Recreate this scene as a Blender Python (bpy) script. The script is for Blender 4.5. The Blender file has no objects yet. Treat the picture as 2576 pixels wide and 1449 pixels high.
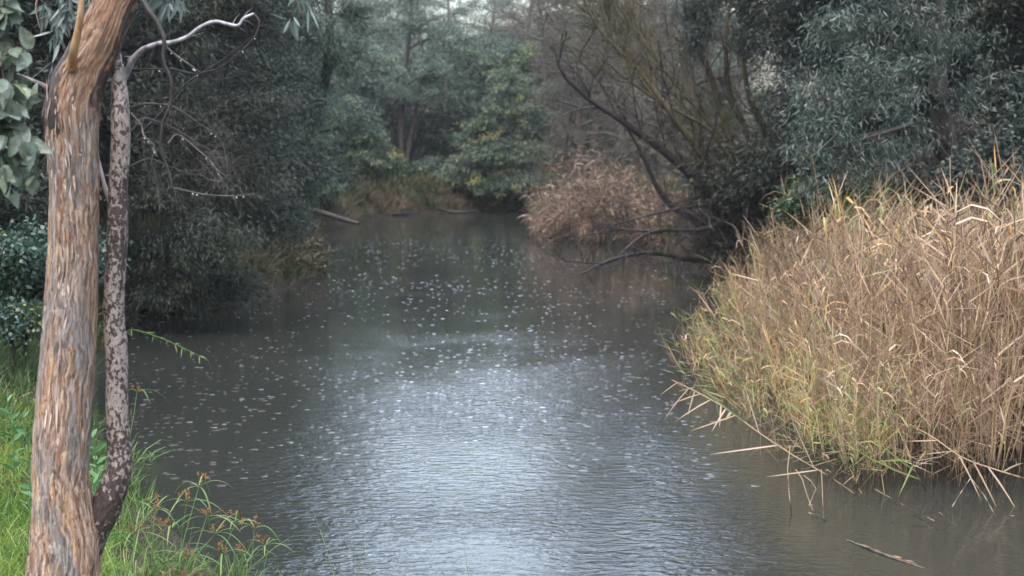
import bpy, math, random
import numpy as np

rng = np.random.default_rng(11)
random.seed(5)
S = bpy.context.scene
COL = S.collection
R = math.radians

# ------------------------------------------------------------------ camera, sky, sun, exposure
CAM_H = 2.8
FPX = 3522.0                       # focal length in pixels of a 2576 px wide frame
PITCH = math.atan((724.5 - 377) / FPX)
cd = bpy.data.cameras.new("camera")
cam = bpy.data.objects.new("camera", cd)
COL.objects.link(cam)
cam.location = (0, 0, CAM_H)
cam.rotation_euler = (R(90) - PITCH, 0, 0)
cd.sensor_width = 36
cd.lens = FPX / 2576 * 36
cd.clip_start = 0.1
cd.clip_end = 1000
cd.dof.use_dof = True
cd.dof.focus_distance = 8.5
cd.dof.aperture_fstop = 3.2
S.camera = cam

SUN_EL, SUN_AZ = R(62), R(200)
w = bpy.data.worlds.new("World")
S.world = w
w.use_nodes = True
nt = w.node_tree
nt.nodes.clear()
def wn(t, **k):
    n = nt.nodes.new(t)
    for a, b in k.items():
        setattr(n, a, b)
    return n
out = wn('ShaderNodeOutputWorld'); bg = wn('ShaderNodeBackground')
sky = wn('ShaderNodeTexSky', sky_type='NISHITA', sun_disc=False)
sky.sun_elevation = SUN_EL
sky.sun_rotation = SUN_AZ
sky.dust_density = 4
sky.air_density = 1.5
hs = wn('ShaderNodeHueSaturation'); hs.inputs['Saturation'].default_value = 0.72
tc = wn('ShaderNodeTexCoord'); sep = wn('ShaderNodeSeparateXYZ')
mr = wn('ShaderNodeMapRange'); mr.inputs['From Min'].default_value = 0.04; mr.inputs['From Max'].default_value = 0.26
mr.inputs['To Min'].default_value = 1.0; mr.inputs['To Max'].default_value = 3.4
nz = wn('ShaderNodeTexNoise'); nz.inputs['Scale'].default_value = 2.2; nz.inputs['Detail'].default_value = 4
nr = wn('ShaderNodeMapRange'); nr.inputs['To Min'].default_value = 0.75; nr.inputs['To Max'].default_value = 1.25
mu = wn('ShaderNodeMath', operation='MULTIPLY')
vm = wn('ShaderNodeVectorMath', operation='SCALE')
L = nt.links.new
L(tc.outputs['Generated'], sep.inputs[0]); L(sep.outputs['Z'], mr.inputs['Value'])
L(tc.outputs['Generated'], nz.inputs['Vector']); L(nz.outputs['Fac'], nr.inputs['Value'])
dt = wn('ShaderNodeVectorMath', operation='DOT_PRODUCT'); dt.inputs[1].default_value = (0.06, math.cos(R(22)), math.sin(R(22)))
dr_ = wn('ShaderNodeMapRange'); dr_.inputs['From Min'].default_value = 0.45; dr_.inputs['From Max'].default_value = 1.0   # brighter cloud ahead, up the creek
dr_.inputs['To Min'].default_value = 0.9; dr_.inputs['To Max'].default_value = 1.65
mu2 = wn('ShaderNodeMath', operation='MULTIPLY')
L(tc.outputs['Generated'], dt.inputs[0]); L(dt.outputs['Value'], dr_.inputs['Value'])
L(mr.outputs[0], mu2.inputs[0]); L(dr_.outputs[0], mu2.inputs[1])
L(mu2.outputs[0], mu.inputs[0]); L(nr.outputs[0], mu.inputs[1])
L(sky.outputs[0], hs.inputs['Color']); L(hs.outputs[0], vm.inputs[0]); L(mu.outputs[0], vm.inputs['Scale'])
tn = wn('ShaderNodeVectorMath', operation='MULTIPLY'); tn.inputs[1].default_value = (1.01, 1.0, 1.03)
L(vm.outputs[0], tn.inputs[0]); L(tn.outputs[0], bg.inputs['Color']); bg.inputs['Strength'].default_value = 0.15
L(bg.outputs[0], out.inputs['Surface'])

sl = bpy.data.lights.new("sun", 'SUN'); sl.energy = 0.8; sl.angle = R(25); sl.color = (1, 0.97, 0.93)
so = bpy.data.objects.new("sun", sl); COL.objects.link(so)
so.rotation_euler = (R(90) - SUN_EL, 0, R(180) - SUN_AZ + R(180))
so.location = (0, -10, 30)

S.view_settings.view_transform = 'Standard'
S.view_settings.look = 'None'
S.view_settings.exposure = 0.25
S.view_settings.gamma = 1
S.render.engine = 'CYCLES'
S.cycles.use_denoising = True
S.cycles.max_bounces = 5
S.cycles.diffuse_bounces = 3
S.cycles.glossy_bounces = 3
S.cycles.transmission_bounces = 4
S.cycles.volume_bounces = 0

# ------------------------------------------------------------------ helpers
cp, sp = math.cos(PITCH), math.sin(PITCH)
def P(px, py, Y):
    """world point seen at pixel (px,py) of the 2576x1449 photograph, at ground distance Y"""
    u = (px - 1288) / FPX; v = (724.5 - py) / FPX
    d = np.array([u, cp + v * sp, -sp + v * cp])
    t = Y / d[1]
    return np.array([0, 0, CAM_H]) + d * t
def G(px, py, z=0.0):
    u = (px - 1288) / FPX; v = (724.5 - py) / FPX
    d = np.array([u, cp + v * sp, -sp + v * cp])
    t = (z - CAM_H) / d[2]
    return np.array([0, 0, CAM_H]) + d * t
def pxm(n, Y):                      # n photo pixels at distance Y, in metres
    return n / FPX * Y
def nrm(a):
    return a / np.maximum(np.linalg.norm(a, axis=-1, keepdims=True), 1e-9)
def runit(n):
    return nrm(rng.normal(size=(n, 3)))

def _h(i, j, k):
    i = i.astype(np.int64); j = j.astype(np.int64); k = k.astype(np.int64)
    n = (i * 73856093) ^ (j * 19349663) ^ (k * 83492791)
    n = (n ^ (n >> 13)) * 1274126177
    n = n & 0x7fffffff
    return ((n >> 7) & 0xffff) / 65535.0
def vnoise(p):
    p = np.asarray(p, float); f = np.floor(p); t = p - f; t = t * t * (3 - 2 * t)
    i, j, k = f[..., 0], f[..., 1], f[..., 2]
    r = 0
    for a in (0, 1):
        for b in (0, 1):
            for c in (0, 1):
                wgt = (t[..., 0] if a else 1 - t[..., 0]) * (t[..., 1] if b else 1 - t[..., 1]) * (t[..., 2] if c else 1 - t[..., 2])
                r = r + wgt * _h(i + a, j + b, k + c)
    return r * 2 - 1
def fbm(p, o=4):
    r = 0; a = 1.0; s = 0
    for q in range(o):
        r = r + a * vnoise(np.asarray(p) * 2 ** q + q * 17.3); s += a; a *= .5
    return r / s

class M:
    """mesh accumulator: quads only, with a per vertex 'rnd' and a vector 'tc'"""
    def __init__(s):
        s.V = []; s.Q = []; s.A = []; s.T = []; s.n = 0
    def add(s, V, Q, rnd=None, tc=None):
        V = np.asarray(V, float).reshape(-1, 3); Q = np.asarray(Q, int).reshape(-1, 4)
        s.V.append(V); s.Q.append(Q + s.n); s.n += len(V)
        s.A.append(np.zeros(len(V)) if rnd is None else np.broadcast_to(rnd, (len(V),)))
        s.T.append(V if tc is None else tc)
        return s
    def build(s, name, mat, parent=None, smooth=False, tc=False, loc=None):
        me = bpy.data.meshes.new(name)
        V = np.concatenate(s.V); Q = np.concatenate(s.Q)
        if loc is not None:
            V = V - np.asarray(loc)
        me.vertices.add(len(V)); me.vertices.foreach_set('co', V.astype(np.float32).ravel())
        me.loops.add(Q.size); me.loops.foreach_set('vertex_index', Q.astype(np.int32).ravel())
        me.polygons.add(len(Q)); me.polygons.foreach_set('loop_start', np.arange(0, Q.size, 4, dtype=np.int32))
        me.polygons.foreach_set('use_smooth', np.full(len(Q), smooth))
        me.update(calc_edges=True)
        a = me.attributes.new('rnd', 'FLOAT', 'POINT'); a.data.foreach_set('value', np.concatenate(s.A).astype(np.float32))
        if tc:
            a = me.attributes.new('tc', 'FLOAT_VECTOR', 'POINT'); a.data.foreach_set('vector', np.concatenate(s.T).astype(np.float32).ravel())
        me.materials.append(mat)
        o = bpy.data.objects.new(name, me); COL.objects.link(o)
        if parent is not None:
            o.parent = parent
        if loc is not None:
            o.location = loc
        return o

def tube(pts, rad, sides=8, sub=0, cap=True):
    pts = np.asarray(pts, float); rad = np.asarray(rad, float)
    if sub:
        pts, rad = resample(pts, rad, sub)
    T = nrm(np.gradient(pts, axis=0))
    N = np.zeros_like(T); a = np.array([1., 0, 0]) if abs(T[0, 0]) < .8 else np.array([0, 1., 0])
    for i in range(len(pts)):
        a = a - T[i] * a.dot(T[i]); a /= np.linalg.norm(a) + 1e-9; N[i] = a
    B = np.cross(T, N)
    th = np.linspace(0, 2 * np.pi, sides, endpoint=False)
    V = pts[:, None] + rad[:, None, None] * (np.cos(th)[None, :, None] * N[:, None] + np.sin(th)[None, :, None] * B[:, None])
    s_ = np.concatenate([[0], np.cumsum(np.linalg.norm(np.diff(pts, axis=0), axis=1))])
    TC = np.stack([np.cos(th)[None] * rad[:, None], np.sin(th)[None] * rad[:, None], np.repeat(s_[:, None], sides, 1)], -1)
    k = len(pts)
    i = np.arange(k - 1)[:, None] * sides; j = np.arange(sides)[None]; jn = (j + 1) % sides
    Q = np.stack([i + j, i + jn, i + sides + jn, i + sides + j], -1).reshape(-1, 4)
    return V.reshape(-1, 3), Q, TC.reshape(-1, 3)
def resample(pts, rad, n):
    """Catmull-Rom through the points, n samples"""
    pts = np.asarray(pts, float); rad = np.asarray(rad, float)
    d = np.concatenate([[0], np.cumsum(np.linalg.norm(np.diff(pts, axis=0), axis=1))])
    X = np.column_stack([pts, rad])
    m = np.gradient(X, d, axis=0)
    t = np.linspace(0, d[-1], n); i = np.clip(np.searchsorted(d, t, 'right') - 1, 0, len(d) - 2)
    h = (d[i + 1] - d[i])[:, None]; u = ((t - d[i])[:, None]) / h
    Y = (2*u**3-3*u**2+1)*X[i] + (u**3-2*u**2+u)*h*m[i] + (-2*u**3+3*u**2)*X[i+1] + (u**3-u**2)*h*m[i+1]
    return Y[:, :3], np.maximum(Y[:, 3], 1e-4)
def tubes(Pn, Rn, sides=3):
    """many thin tubes: Pn (N,k,3), Rn (N,k)"""
    N, k = Pn.shape[:2]
    T = nrm(np.gradient(Pn, axis=1))
    ref = nrm(np.random.default_rng(3).normal(size=(N, 1, 3)))
    A = nrm(np.cross(T, ref)); B = np.cross(T, A)
    th = np.linspace(0, 2*np.pi, sides, endpoint=False)
    V = Pn[:, :, None] + Rn[:, :, None, None] * (np.cos(th)[:, None] * A[:, :, None] + np.sin(th)[:, None] * B[:, :, None])
    n0 = np.arange(N)[:, None, None] * (k * sides); i = np.arange(k - 1)[None, :, None] * sides; j = np.arange(sides)[None, None]; jn = (j + 1) % sides
    Q = np.stack(np.broadcast_arrays(n0+i+j, n0+i+jn, n0+i+sides+jn, n0+i+sides+j), -1).reshape(-1, 4)
    return V.reshape(-1, 3), Q

PROF = {
    'diamond': ([0, .45, 1], [.12, 1, .05]),
    'lance': ([0, .3, .65, 1], [.25, 1, .75, .04]),
    'grass': ([0, .35, .7, 1], [.8, 1, .7, .05]),
    'round': ([0, .1, .32, .6, .85, 1], [.08, .55, 1, .85, .38, .03]),
    'strip': ([0, 1], [1, .6]),
}
def leaves(pos, dr, Ln, Wd, kind='diamond', bend=0.0, nv=None, fold=0.0):
    """blade per row: returns V,Q ; bend (N,) bows the blade along -z"""
    us, ws = PROF[kind]; us = np.array(us); ws = np.array(ws)
    N = len(pos); dr = nrm(dr)
    if nv is None:
        nv = runit(N)
    side = nrm(np.cross(dr, nv)); up = np.cross(side, dr)
    Ln = np.broadcast_to(Ln, (N,)); Wd = np.broadcast_to(Wd, (N,)); bend = np.broadcast_to(bend, (N,))
    C = pos[:, None] + dr[:, None] * (Ln[:, None] * us)[..., None]
    C = C + (bend * Ln)[:, None, None] * (us**2)[None, :, None] * np.array([0, 0, -1.])
    off = side[:, None] * (Wd[:, None] * ws * .5)[..., None]
    k = len(us)
    if fold:
        f = up[:, None] * (Wd[:, None] * ws * fold)[..., None]
        V = np.stack([C - off + f, C, C + off + f], 2).reshape(-1, 3)
        n0 = np.arange(N)[:, None, None] * (3 * k); i = np.arange(k-1)[None, :, None] * 3; j = np.arange(2)[None, None]
        Q = np.stack(np.broadcast_arrays(n0+i+j, n0+i+j+1, n0+i+j+4, n0+i+j+3), -1).reshape(-1, 4)
        return V, Q, 3 * k
    V = np.stack([C - off, C + off], 2).reshape(-1, 3)
    n0 = np.arange(N)[:, None] * (2 * k); i = np.arange(k-1)[None] * 2
    Q = np.stack([n0+i, n0+i+1, n0+i+3, n0+i+2], -1).reshape(-1, 4)
    return V, Q, 2 * k

def tag(o, label=None, cat=None, group=None, kind=None):
    if label: o['label'] = label
    if cat: o['category'] = cat
    if group: o['group'] = group
    if kind: o['kind'] = kind
    return o
def empty(name, loc, label, cat, group=None):
    o = bpy.data.objects.new(name, None); COL.objects.link(o); o.location = loc
    o.empty_display_size = .3
    return tag(o, label, cat, group)
def copy_thing(root, loc, rz=0, sc=1.0, label=None, group=None, rot=None):
    r = root.copy(); COL.objects.link(r); r.location = loc
    r.rotation_euler = rot if rot is not None else (0, 0, rz)
    r.scale = (sc, sc, sc) if np.isscalar(sc) else sc
    if label: r['label'] = label
    if group: r['group'] = group
    for ch in root.children:
        c = ch.copy(); COL.objects.link(c); c.parent = r
    return r

# ------------------------------------------------------------------ materials
def mat(name):
    m = bpy.data.materials.new(name); m.use_nodes = True
    t = m.node_tree; b = t.nodes['Principled BSDF']
    return m, t, b
def nd(t, ty, ins=None, **k):
    n = t.nodes.new(ty)
    for a, b in k.items(): setattr(n, a, b)
    for a, b in (ins or {}).items():
        if hasattr(b, 'is_output') or isinstance(b, bpy.types.NodeSocket): t.links.new(b, n.inputs[a])
        else: n.inputs[a].default_value = b
    return n
def ramp(t, fac, stops, interp='LINEAR'):
    n = t.nodes.new('ShaderNodeValToRGB'); n.color_ramp.interpolation = interp
    e = n.color_ramp.elements
    while len(e) < len(stops): e.new(.5)
    for q, (p_, c) in zip(e, stops):
        q.position = p_; q.color = (*c, 1) if len(c) == 3 else c
    t.links.new(fac, n.inputs[0]); return n.outputs[0]
def mixc(t, f, a, b, mode='MIX'):
    n = t.nodes.new('ShaderNodeMix'); n.data_type = 'RGBA'; n.blend_type = mode
    for s_, v in ((0, f), (6, a), (7, b)):
        if isinstance(v, bpy.types.NodeSocket): t.links.new(v, n.inputs[s_])
        else: n.inputs[s_].default_value = v if s_ == 0 else (*v, 1)
    return n.outputs[2]

def leaf_mat(name, stops, rough=.45, trans=.25, spec=.5, patch=None, pscale=.6):
    m, t, b = mat(name)
    at = nd(t, 'ShaderNodeAttribute', attribute_name='rnd')
    c = ramp(t, at.outputs['Fac'], stops)
    if patch:
        g = nd(t, 'ShaderNodeNewGeometry')
        n = nd(t, 'ShaderNodeTexNoise', {'Vector': g.outputs['Position'], 'Scale': pscale, 'Detail': 3.0})
        f = ramp(t, n.outputs['Fac'], [(.42, (0, 0, 0)), (.62, (1, 1, 1))])
        c = mixc(t, f, c, mixc(t, .75, c, patch))
    t.links.new(c, b.inputs['Base Color'])
    b.inputs['Roughness'].default_value = rough
    b.inputs['Specular IOR Level'].default_value = spec
    if trans:
        tr = nd(t, 'ShaderNodeBsdfTranslucent', {'Color': c})
        mx = nd(t, 'ShaderNodeMixShader', {0: trans})
        t.links.new(b.outputs[0], mx.inputs[1]); t.links.new(tr.outputs[0], mx.inputs[2])
        t.links.new(mx.outputs[0], t.nodes['Material Output'].inputs['Surface'])
    return m
def bark_mat(name, c1, c2, scale=20, rough=.75, zs=.25, bump=.5):
    m, t, b = mat(name)
    at = nd(t, 'ShaderNodeTexCoord')
    mp = nd(t, 'ShaderNodeMapping', {'Vector': at.outputs['Object'], 'Scale': (1, 1, zs)})
    n = nd(t, 'ShaderNodeTexNoise', {'Vector': mp.outputs[0], 'Scale': scale, 'Detail': 5.0, 'Roughness': .65})
    c = ramp(t, n.outputs['Fac'], [(.35, c1), (.68, c2)])
    t.links.new(c, b.inputs['Base Color']); b.inputs['Roughness'].default_value = rough
    bp = nd(t, 'ShaderNodeBump', {'Height': n.outputs['Fac'], 'Strength': bump, 'Distance': .01})
    t.links.new(bp.outputs[0], b.inputs['Normal'])
    return m

MT = {}
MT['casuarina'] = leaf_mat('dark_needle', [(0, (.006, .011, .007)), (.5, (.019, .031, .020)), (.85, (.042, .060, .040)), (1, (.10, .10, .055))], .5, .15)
MT['wattle'] = leaf_mat('wattle_leaf', [(0, (.035, .060, .045)), (.42, (.085, .13, .09)), (.75, (.14, .20, .14)), (.9, (.24, .28, .10)), (1, (.42, .38, .08))], .5, .2)
MT['wattle_grey'] = leaf_mat('grey_wattle_leaf', [(0, (.035, .056, .042)), (.45, (.092, .14, .105)), (.8, (.17, .235, .175)), (1, (.25, .31, .19))], .5, .2)
MT['gum_blue'] = leaf_mat('blue_gum_leaf', [(0, (.016, .027, .020)), (.4, (.045, .070, .053)), (.8, (.12, .155, .125)), (.93, (.24, .275, .235)), (1, (.20, .13, .08))], .38, .2)
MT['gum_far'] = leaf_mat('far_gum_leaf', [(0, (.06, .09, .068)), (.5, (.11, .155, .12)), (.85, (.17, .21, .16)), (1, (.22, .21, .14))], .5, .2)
MT['brown_leaf'] = leaf_mat('withered_leaf', [(0, (.05, .05, .038)), (.5, (.11, .105, .078)), (.85, (.17, .15, .11)), (1, (.13, .16, .09))], .6, .2)
MT['mistletoe'] = leaf_mat('mistletoe_leaf', [(0, (.018, .03, .024)), (.6, (.035, .055, .042)), (1, (.06, .085, .06))], .45, .15)
MT['shrub'] = leaf_mat('shrub_leaf', [(0, (.02, .04, .022)), (.5, (.045, .085, .035)), (.9, (.09, .14, .05)), (1, (.2, .2, .08))], .4, .2)
MT['bramble'] = leaf_mat('bramble_leaf', [(0, (.012, .03, .02)), (.6, (.03, .07, .042)), (.92, (.06, .12, .07)), (1, (.3, .28, .08))], .35, .15)
MT['weed'] = leaf_mat('weed_leaf', [(0, (.05, .15, .05)), (1, (.12, .26, .10))], .45, .3)
MT['round'] = leaf_mat('round_gum_leaf', [(0, (.09, .135, .105)), (.5, (.165, .225, .175)), (.85, (.24, .29, .23)), (1, (.20, .30, .07))], .32, .2, .6, patch=(.10, .11, .06), pscale=45)
MT['long'] = leaf_mat('long_gum_leaf', [(0, (.09, .135, .12)), (.6, (.16, .21, .19)), (1, (.27, .30, .27))], .35, .2)
MT['grass'] = leaf_mat('green_grass', [(0, (.05, .12, .02)), (.5, (.12, .23, .035)), (.85, (.21, .31, .07)), (1, (.40, .34, .18))], .45, .35, patch=(.22, .30, .05), pscale=2)
MT['bank_grass'] = leaf_mat('bank_grass', [(0, (.02, .034, .012)), (.5, (.048, .070, .024)), (.8, (.10, .10, .05)), (1, (.25, .19, .11))], .6, .2, patch=(.17, .13, .08), pscale=.5)
MT['sedge'] = leaf_mat('sedge_leaf', [(0, (.05, .11, .03)), (.5, (.11, .20, .05)), (.85, (.22, .30, .08)), (1, (.35, .28, .12))], .4, .3)
MT['spikelet'] = leaf_mat('sedge_spikelet', [(0, (.12, .05, .02)), (1, (.38, .17, .05))], .6, .1)
MT['reed'] = leaf_mat('dry_reed_leaf', [(0, (.08, .048, .028)), (.3, (.23, .15, .092)), (.6, (.40, .285, .185)), (.86, (.62, .49, .36)), (.9, (.50, .36, .22)), (.95, (.45, .27, .07)), (1, (.22, .30, .08))], .5, .25)
MT['reed_green'] = leaf_mat('green_tinged_reed_leaf', [(0, (.18, .24, .07)), (.35, (.28, .34, .11)), (.5, (.42, .42, .2)), (.7, (.50, .27, .06)), (1, (.54, .40, .24))], .45, .3)
MT['reed_brown'] = leaf_mat('wet_brown_reed_leaf', [(0, (.08, .052, .034)), (.5, (.24, .16, .105)), (.85, (.42, .31, .21)), (1, (.60, .52, .42))], .5, .2)
MT['dead_grass'] = leaf_mat('dead_brown_grass', [(0, (.10, .05, .03)), (1, (.30, .17, .10))], .6, .15)
MT['bark_dark'] = bark_mat('dark_bark', (.022, .018, .015), (.07, .058, .048))
MT['bark_black'] = bark_mat('wet_black_bark', (.012, .010, .009), (.04, .033, .028), rough=.5)
MT['bark_grey'] = bark_mat('grey_bark', (.05, .045, .04), (.20, .18, .16))
MT['bark_pink'] = bark_mat('pink_gum_bark', (.07, .05, .04), (.22, .165, .13), scale=6)
MT['bark_olive'] = bark_mat('olive_bark', (.035, .033, .018), (.12, .105, .05))
MT['bark_silver'] = bark_mat('silver_wet_bark', (.16, .15, .16), (.50, .49, .53), scale=40, rough=.35)
MT['log'] = bark_mat('weathered_log', (.045, .038, .03), (.15, .125, .10))
MT['twig_brown'] = bark_mat('brown_twig', (.05, .042, .034), (.14, .118, .095))

def reed_stem_mat():
    m, t, b = mat('reed_stem')
    at = nd(t, 'ShaderNodeAttribute', attribute_name='rnd')
    c = ramp(t, at.outputs['Fac'], [(0, (.13, .08, .045)), (.5, (.32, .22, .13)), (.85, (.50, .37, .24)), (1, (.30, .26, .09))])
    g = nd(t, 'ShaderNodeNewGeometry'); sx = nd(t, 'ShaderNodeSeparateXYZ', {0: g.outputs['Position']})
    n = nd(t, 'ShaderNodeTexNoise', {'Vector': g.outputs['Position'], 'Scale': 9.0})
    a = nd(t, 'ShaderNodeMath', {0: sx.outputs['Z'], 1: n.outputs['Fac']}, operation='SUBTRACT')
    f = ramp(t, a.outputs[0], [(0, (1, 1, 1)), (1, (0, 0, 0))])
    mr_ = nd(t, 'ShaderNodeMapRange', {'Value': a.outputs[0], 'From Min': -.42, 'From Max': -.2, 'To Min': 1.0, 'To Max': 0.0})
    c2 = mixc(t, mr_.outputs[0], c, (.022, .016, .012))       # waterlogged, rotted foot of the stem
    t.links.new(c2, b.inputs['Base Color']); b.inputs['Roughness'].default_value = .45
    return m
MT['reed_stem'] = reed_stem_mat()

def gum_bark():
    m, t, b = mat('stringy_gum_bark')
    at = nd(t, 'ShaderNodeAttribute', attribute_name='tc')
    ob = nd(t, 'ShaderNodeTexCoord')
    # fibres along the trunk, slightly warped
    wp = nd(t, 'ShaderNodeTexNoise', {'Vector': at.outputs['Vector'], 'Scale': 7.0, 'Detail': 3.0})
    wv = nd(t, 'ShaderNodeVectorMath', {0: wp.outputs['Color'], 'Scale': .06}, operation='SCALE')
    av = nd(t, 'ShaderNodeVectorMath', {0: at.outputs['Vector'], 1: wv.outputs[0]}, operation='ADD')
    mp = nd(t, 'ShaderNodeMapping', {'Vector': av.outputs[0], 'Scale': (85, 85, 6.5)})
    fib = nd(t, 'ShaderNodeTexNoise', {'Vector': mp.outputs[0], 'Scale': 1.0, 'Detail': 6.0, 'Roughness': .7})
    mp2 = nd(t, 'ShaderNodeMapping', {'Vector': av.outputs[0], 'Scale': (30, 30, 3)})
    pl = nd(t, 'ShaderNodeTexNoise', {'Vector': mp2.outputs[0], 'Scale': 1.0, 'Detail': 4.0, 'Roughness': .6})
    grey = ramp(t, fib.outputs['Fac'], [(.34, (.026, .012, .007)), (.43, (.15, .08, .048)), (.54, (.32, .215, .15)), (.70, (.56, .44, .33))])
    tan = ramp(t, fib.outputs['Fac'], [(.30, (.10, .045, .02)), (.46, (.30, .17, .09)), (.60, (.55, .40, .26)), (.78, (.70, .57, .41))])
    orange = ramp(t, fib.outputs['Fac'], [(.30, (.05, .025, .014)), (.44, (.17, .09, .05)), (.56, (.33, .20, .11)), (.78, (.48, .35, .23))])
    dark = ramp(t, fib.outputs['Fac'], [(.35, (.012, .008, .006)), (.60, (.045, .028, .02)), (.70, (.25, .17, .11)), (.8, (.45, .34, .22))])
    gp = nd(t, 'ShaderNodeTexNoise', {'Vector': nd(t, 'ShaderNodeMapping', {'Vector': at.outputs['Vector'], 'Scale': (9, 9, 2.2)}).outputs[0], 'Scale': 1.0, 'Detail': 3.0})
    weath = ramp(t, fib.outputs['Fac'], [(.34, (.035, .028, .024)), (.45, (.14, .115, .10)), (.56, (.27, .235, .21)), (.70, (.46, .42, .38))])
    grey = mixc(t, ramp(t, gp.outputs['Fac'], [(.44, (0, 0, 0)), (.56, (1, 1, 1))]), grey, weath)
    c = mixc(t, ramp(t, pl.outputs['Fac'], [(.54, (0, 0, 0)), (.62, (1, 1, 1))]), grey, tan)
    # orange inner bark of the upper trunk: mask in rnd (1 = upper), broken by noise
    big = nd(t, 'ShaderNodeTexNoise', {'Vector': av.outputs[0], 'Scale': 6.0, 'Detail': 4.0})
    mk = nd(t, 'ShaderNodeAttribute', attribute_name='rnd')
    sm = nd(t, 'ShaderNodeMath', {0: mk.outputs['Fac'], 1: big.outputs['Fac']}, operation='ADD')
    c = mixc(t, ramp(t, sm.outputs[0], [(.70, (0, 0, 0)), (.98, (1, 1, 1))]), c, orange)
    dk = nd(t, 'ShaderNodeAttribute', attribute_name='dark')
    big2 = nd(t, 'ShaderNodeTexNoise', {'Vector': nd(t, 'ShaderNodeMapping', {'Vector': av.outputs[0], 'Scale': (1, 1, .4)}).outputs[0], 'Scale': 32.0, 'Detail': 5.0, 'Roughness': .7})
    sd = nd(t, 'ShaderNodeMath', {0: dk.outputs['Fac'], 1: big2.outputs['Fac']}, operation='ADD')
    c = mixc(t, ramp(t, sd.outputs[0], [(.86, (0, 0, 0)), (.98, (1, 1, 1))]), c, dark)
    t.links.new(c, b.inputs['Base Color'])
    b.inputs['Roughness'].default_value = .6
    h = nd(t, 'ShaderNodeMath', {0: fib.outputs['Fac'], 1: pl.outputs['Fac']}, operation='ADD')
    bp = nd(t, 'ShaderNodeBump', {'Height': h.outputs[0], 'Strength': .9, 'Distance': .012})
    t.links.new(bp.outputs[0], b.inputs['Normal'])
    return m
def lichen_bark():
    m, t, b = mat('lichen_blotched_bark')
    at = nd(t, 'ShaderNodeAttribute', attribute_name='tc')
    wp = nd(t, 'ShaderNodeTexNoise', {'Vector': at.outputs['Vector'], 'Scale': 30.0, 'Detail': 3.0})
    wv = nd(t, 'ShaderNodeVectorMath', {0: wp.outputs['Color'], 'Scale': .03}, operation='SCALE')
    av = nd(t, 'ShaderNodeVectorMath', {0: at.outputs['Vector'], 1: wv.outputs[0]}, operation='ADD')
    mp = nd(t, 'ShaderNodeMapping', {'Vector': av.outputs[0], 'Scale': (1, 1, .62)})
    n = nd(t, 'ShaderNodeTexNoise', {'Vector': mp.outputs[0], 'Scale': 62.0, 'Detail': 3.5, 'Roughness': .6})
    bg_ = nd(t, 'ShaderNodeTexNoise', {'Vector': at.outputs['Vector'], 'Scale': 4.5, 'Detail': 2.0})
    mpf = nd(t, 'ShaderNodeMapping', {'Vector': av.outputs[0], 'Scale': (140, 140, 30)})
    f = nd(t, 'ShaderNodeTexNoise', {'Vector': mpf.outputs[0], 'Scale': 1.0, 'Detail': 5.0, 'Roughness': .7})
    dark = ramp(t, f.outputs['Fac'], [(.3, (.016, .011, .010)), (.7, (.075, .052, .045))])
    pale = ramp(t, f.outputs['Fac'], [(.3, (.15, .115, .10)), (.5, (.27, .225, .195)), (.75, (.44, .39, .34))])
    s_ = nd(t, 'ShaderNodeMath', {0: bg_.outputs['Fac'], 1: -.5}, operation='ADD')
    s2 = nd(t, 'ShaderNodeMath', {0: s_.outputs[0], 1: .5, 2: n.outputs['Fac']}, operation='MULTIPLY_ADD')
    mk = nd(t, 'ShaderNodeAttribute', attribute_name='rnd')
    s3 = nd(t, 'ShaderNodeMath', {0: s2.outputs[0], 1: mk.outputs['Fac']}, operation='SUBTRACT')
    c = mixc(t, ramp(t, s3.outputs[0], [(.475, (0, 0, 0)), (.51, (1, 1, 1))]), dark, pale)
    t.links.new(c, b.inputs['Base Color']); b.inputs['Roughness'].default_value = .6
    h = nd(t, 'ShaderNodeMath', {0: f.outputs['Fac'], 1: ramp(t, s3.outputs[0], [(.45, (0, 0, 0)), (.5, (.5, .5, .5))])}, operation='ADD')
    bp = nd(t, 'ShaderNodeBump', {'Height': h.outputs[0], 'Strength': .7, 'Distance': .006})
    t.links.new(bp.outputs[0], b.inputs['Normal'])
    return m
MT['gum_bark'] = gum_bark(); MT['lichen'] = lichen_bark()
def simple(name, col, rough=.5, **k):
    m, t, b = mat(name); b.inputs['Base Color'].default_value = (*col, 1); b.inputs['Roughness'].default_value = rough
    for a, v in k.items(): b.inputs[a].default_value = v
    return m
MT['stub'] = bark_mat('bare_orange_wood', (.20, .10, .04), (.46, .29, .13), scale=30, rough=.5)
MT['drop'] = simple('water_drop', (.9, .92, .95), .05, **{'Transmission Weight': .6, 'IOR': 1.33})
MT['splash'] = simple('white_splash', (.16, .18, .20), .28, **{'Transmission Weight': .3})

def ground_mat():
    m, t, b = mat('earth')
    g = nd(t, 'ShaderNodeNewGeometry')
    n = nd(t, 'ShaderNodeTexNoise', {'Vector': g.outputs['Position'], 'Scale': 1.3, 'Detail': 8.0, 'Roughness': .7})
    n2 = nd(t, 'ShaderNodeTexNoise', {'Vector': g.outputs['Position'], 'Scale': 25.0, 'Detail': 5.0})
    c = ramp(t, n.outputs['Fac'], [(.3, (.012, .010, .007)), (.5, (.028, .022, .015)), (.62, (.028, .034, .014)), (.8, (.05, .04, .026))])
    c = mixc(t, .5, c, ramp(t, n2.outputs['Fac'], [(.3, (.010, .008, .007)), (.7, (.065, .05, .034))]), 'MIX')
    t.links.new(c, b.inputs['Base Color']); b.inputs['Roughness'].default_value = .95; b.inputs['Specular IOR Level'].default_value = .2
    bp = nd(t, 'ShaderNodeBump', {'Height': n2.outputs['Fac'], 'Strength': .8, 'Distance': .05})
    t.links.new(bp.outputs[0], b.inputs['Normal'])
    return m
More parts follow.
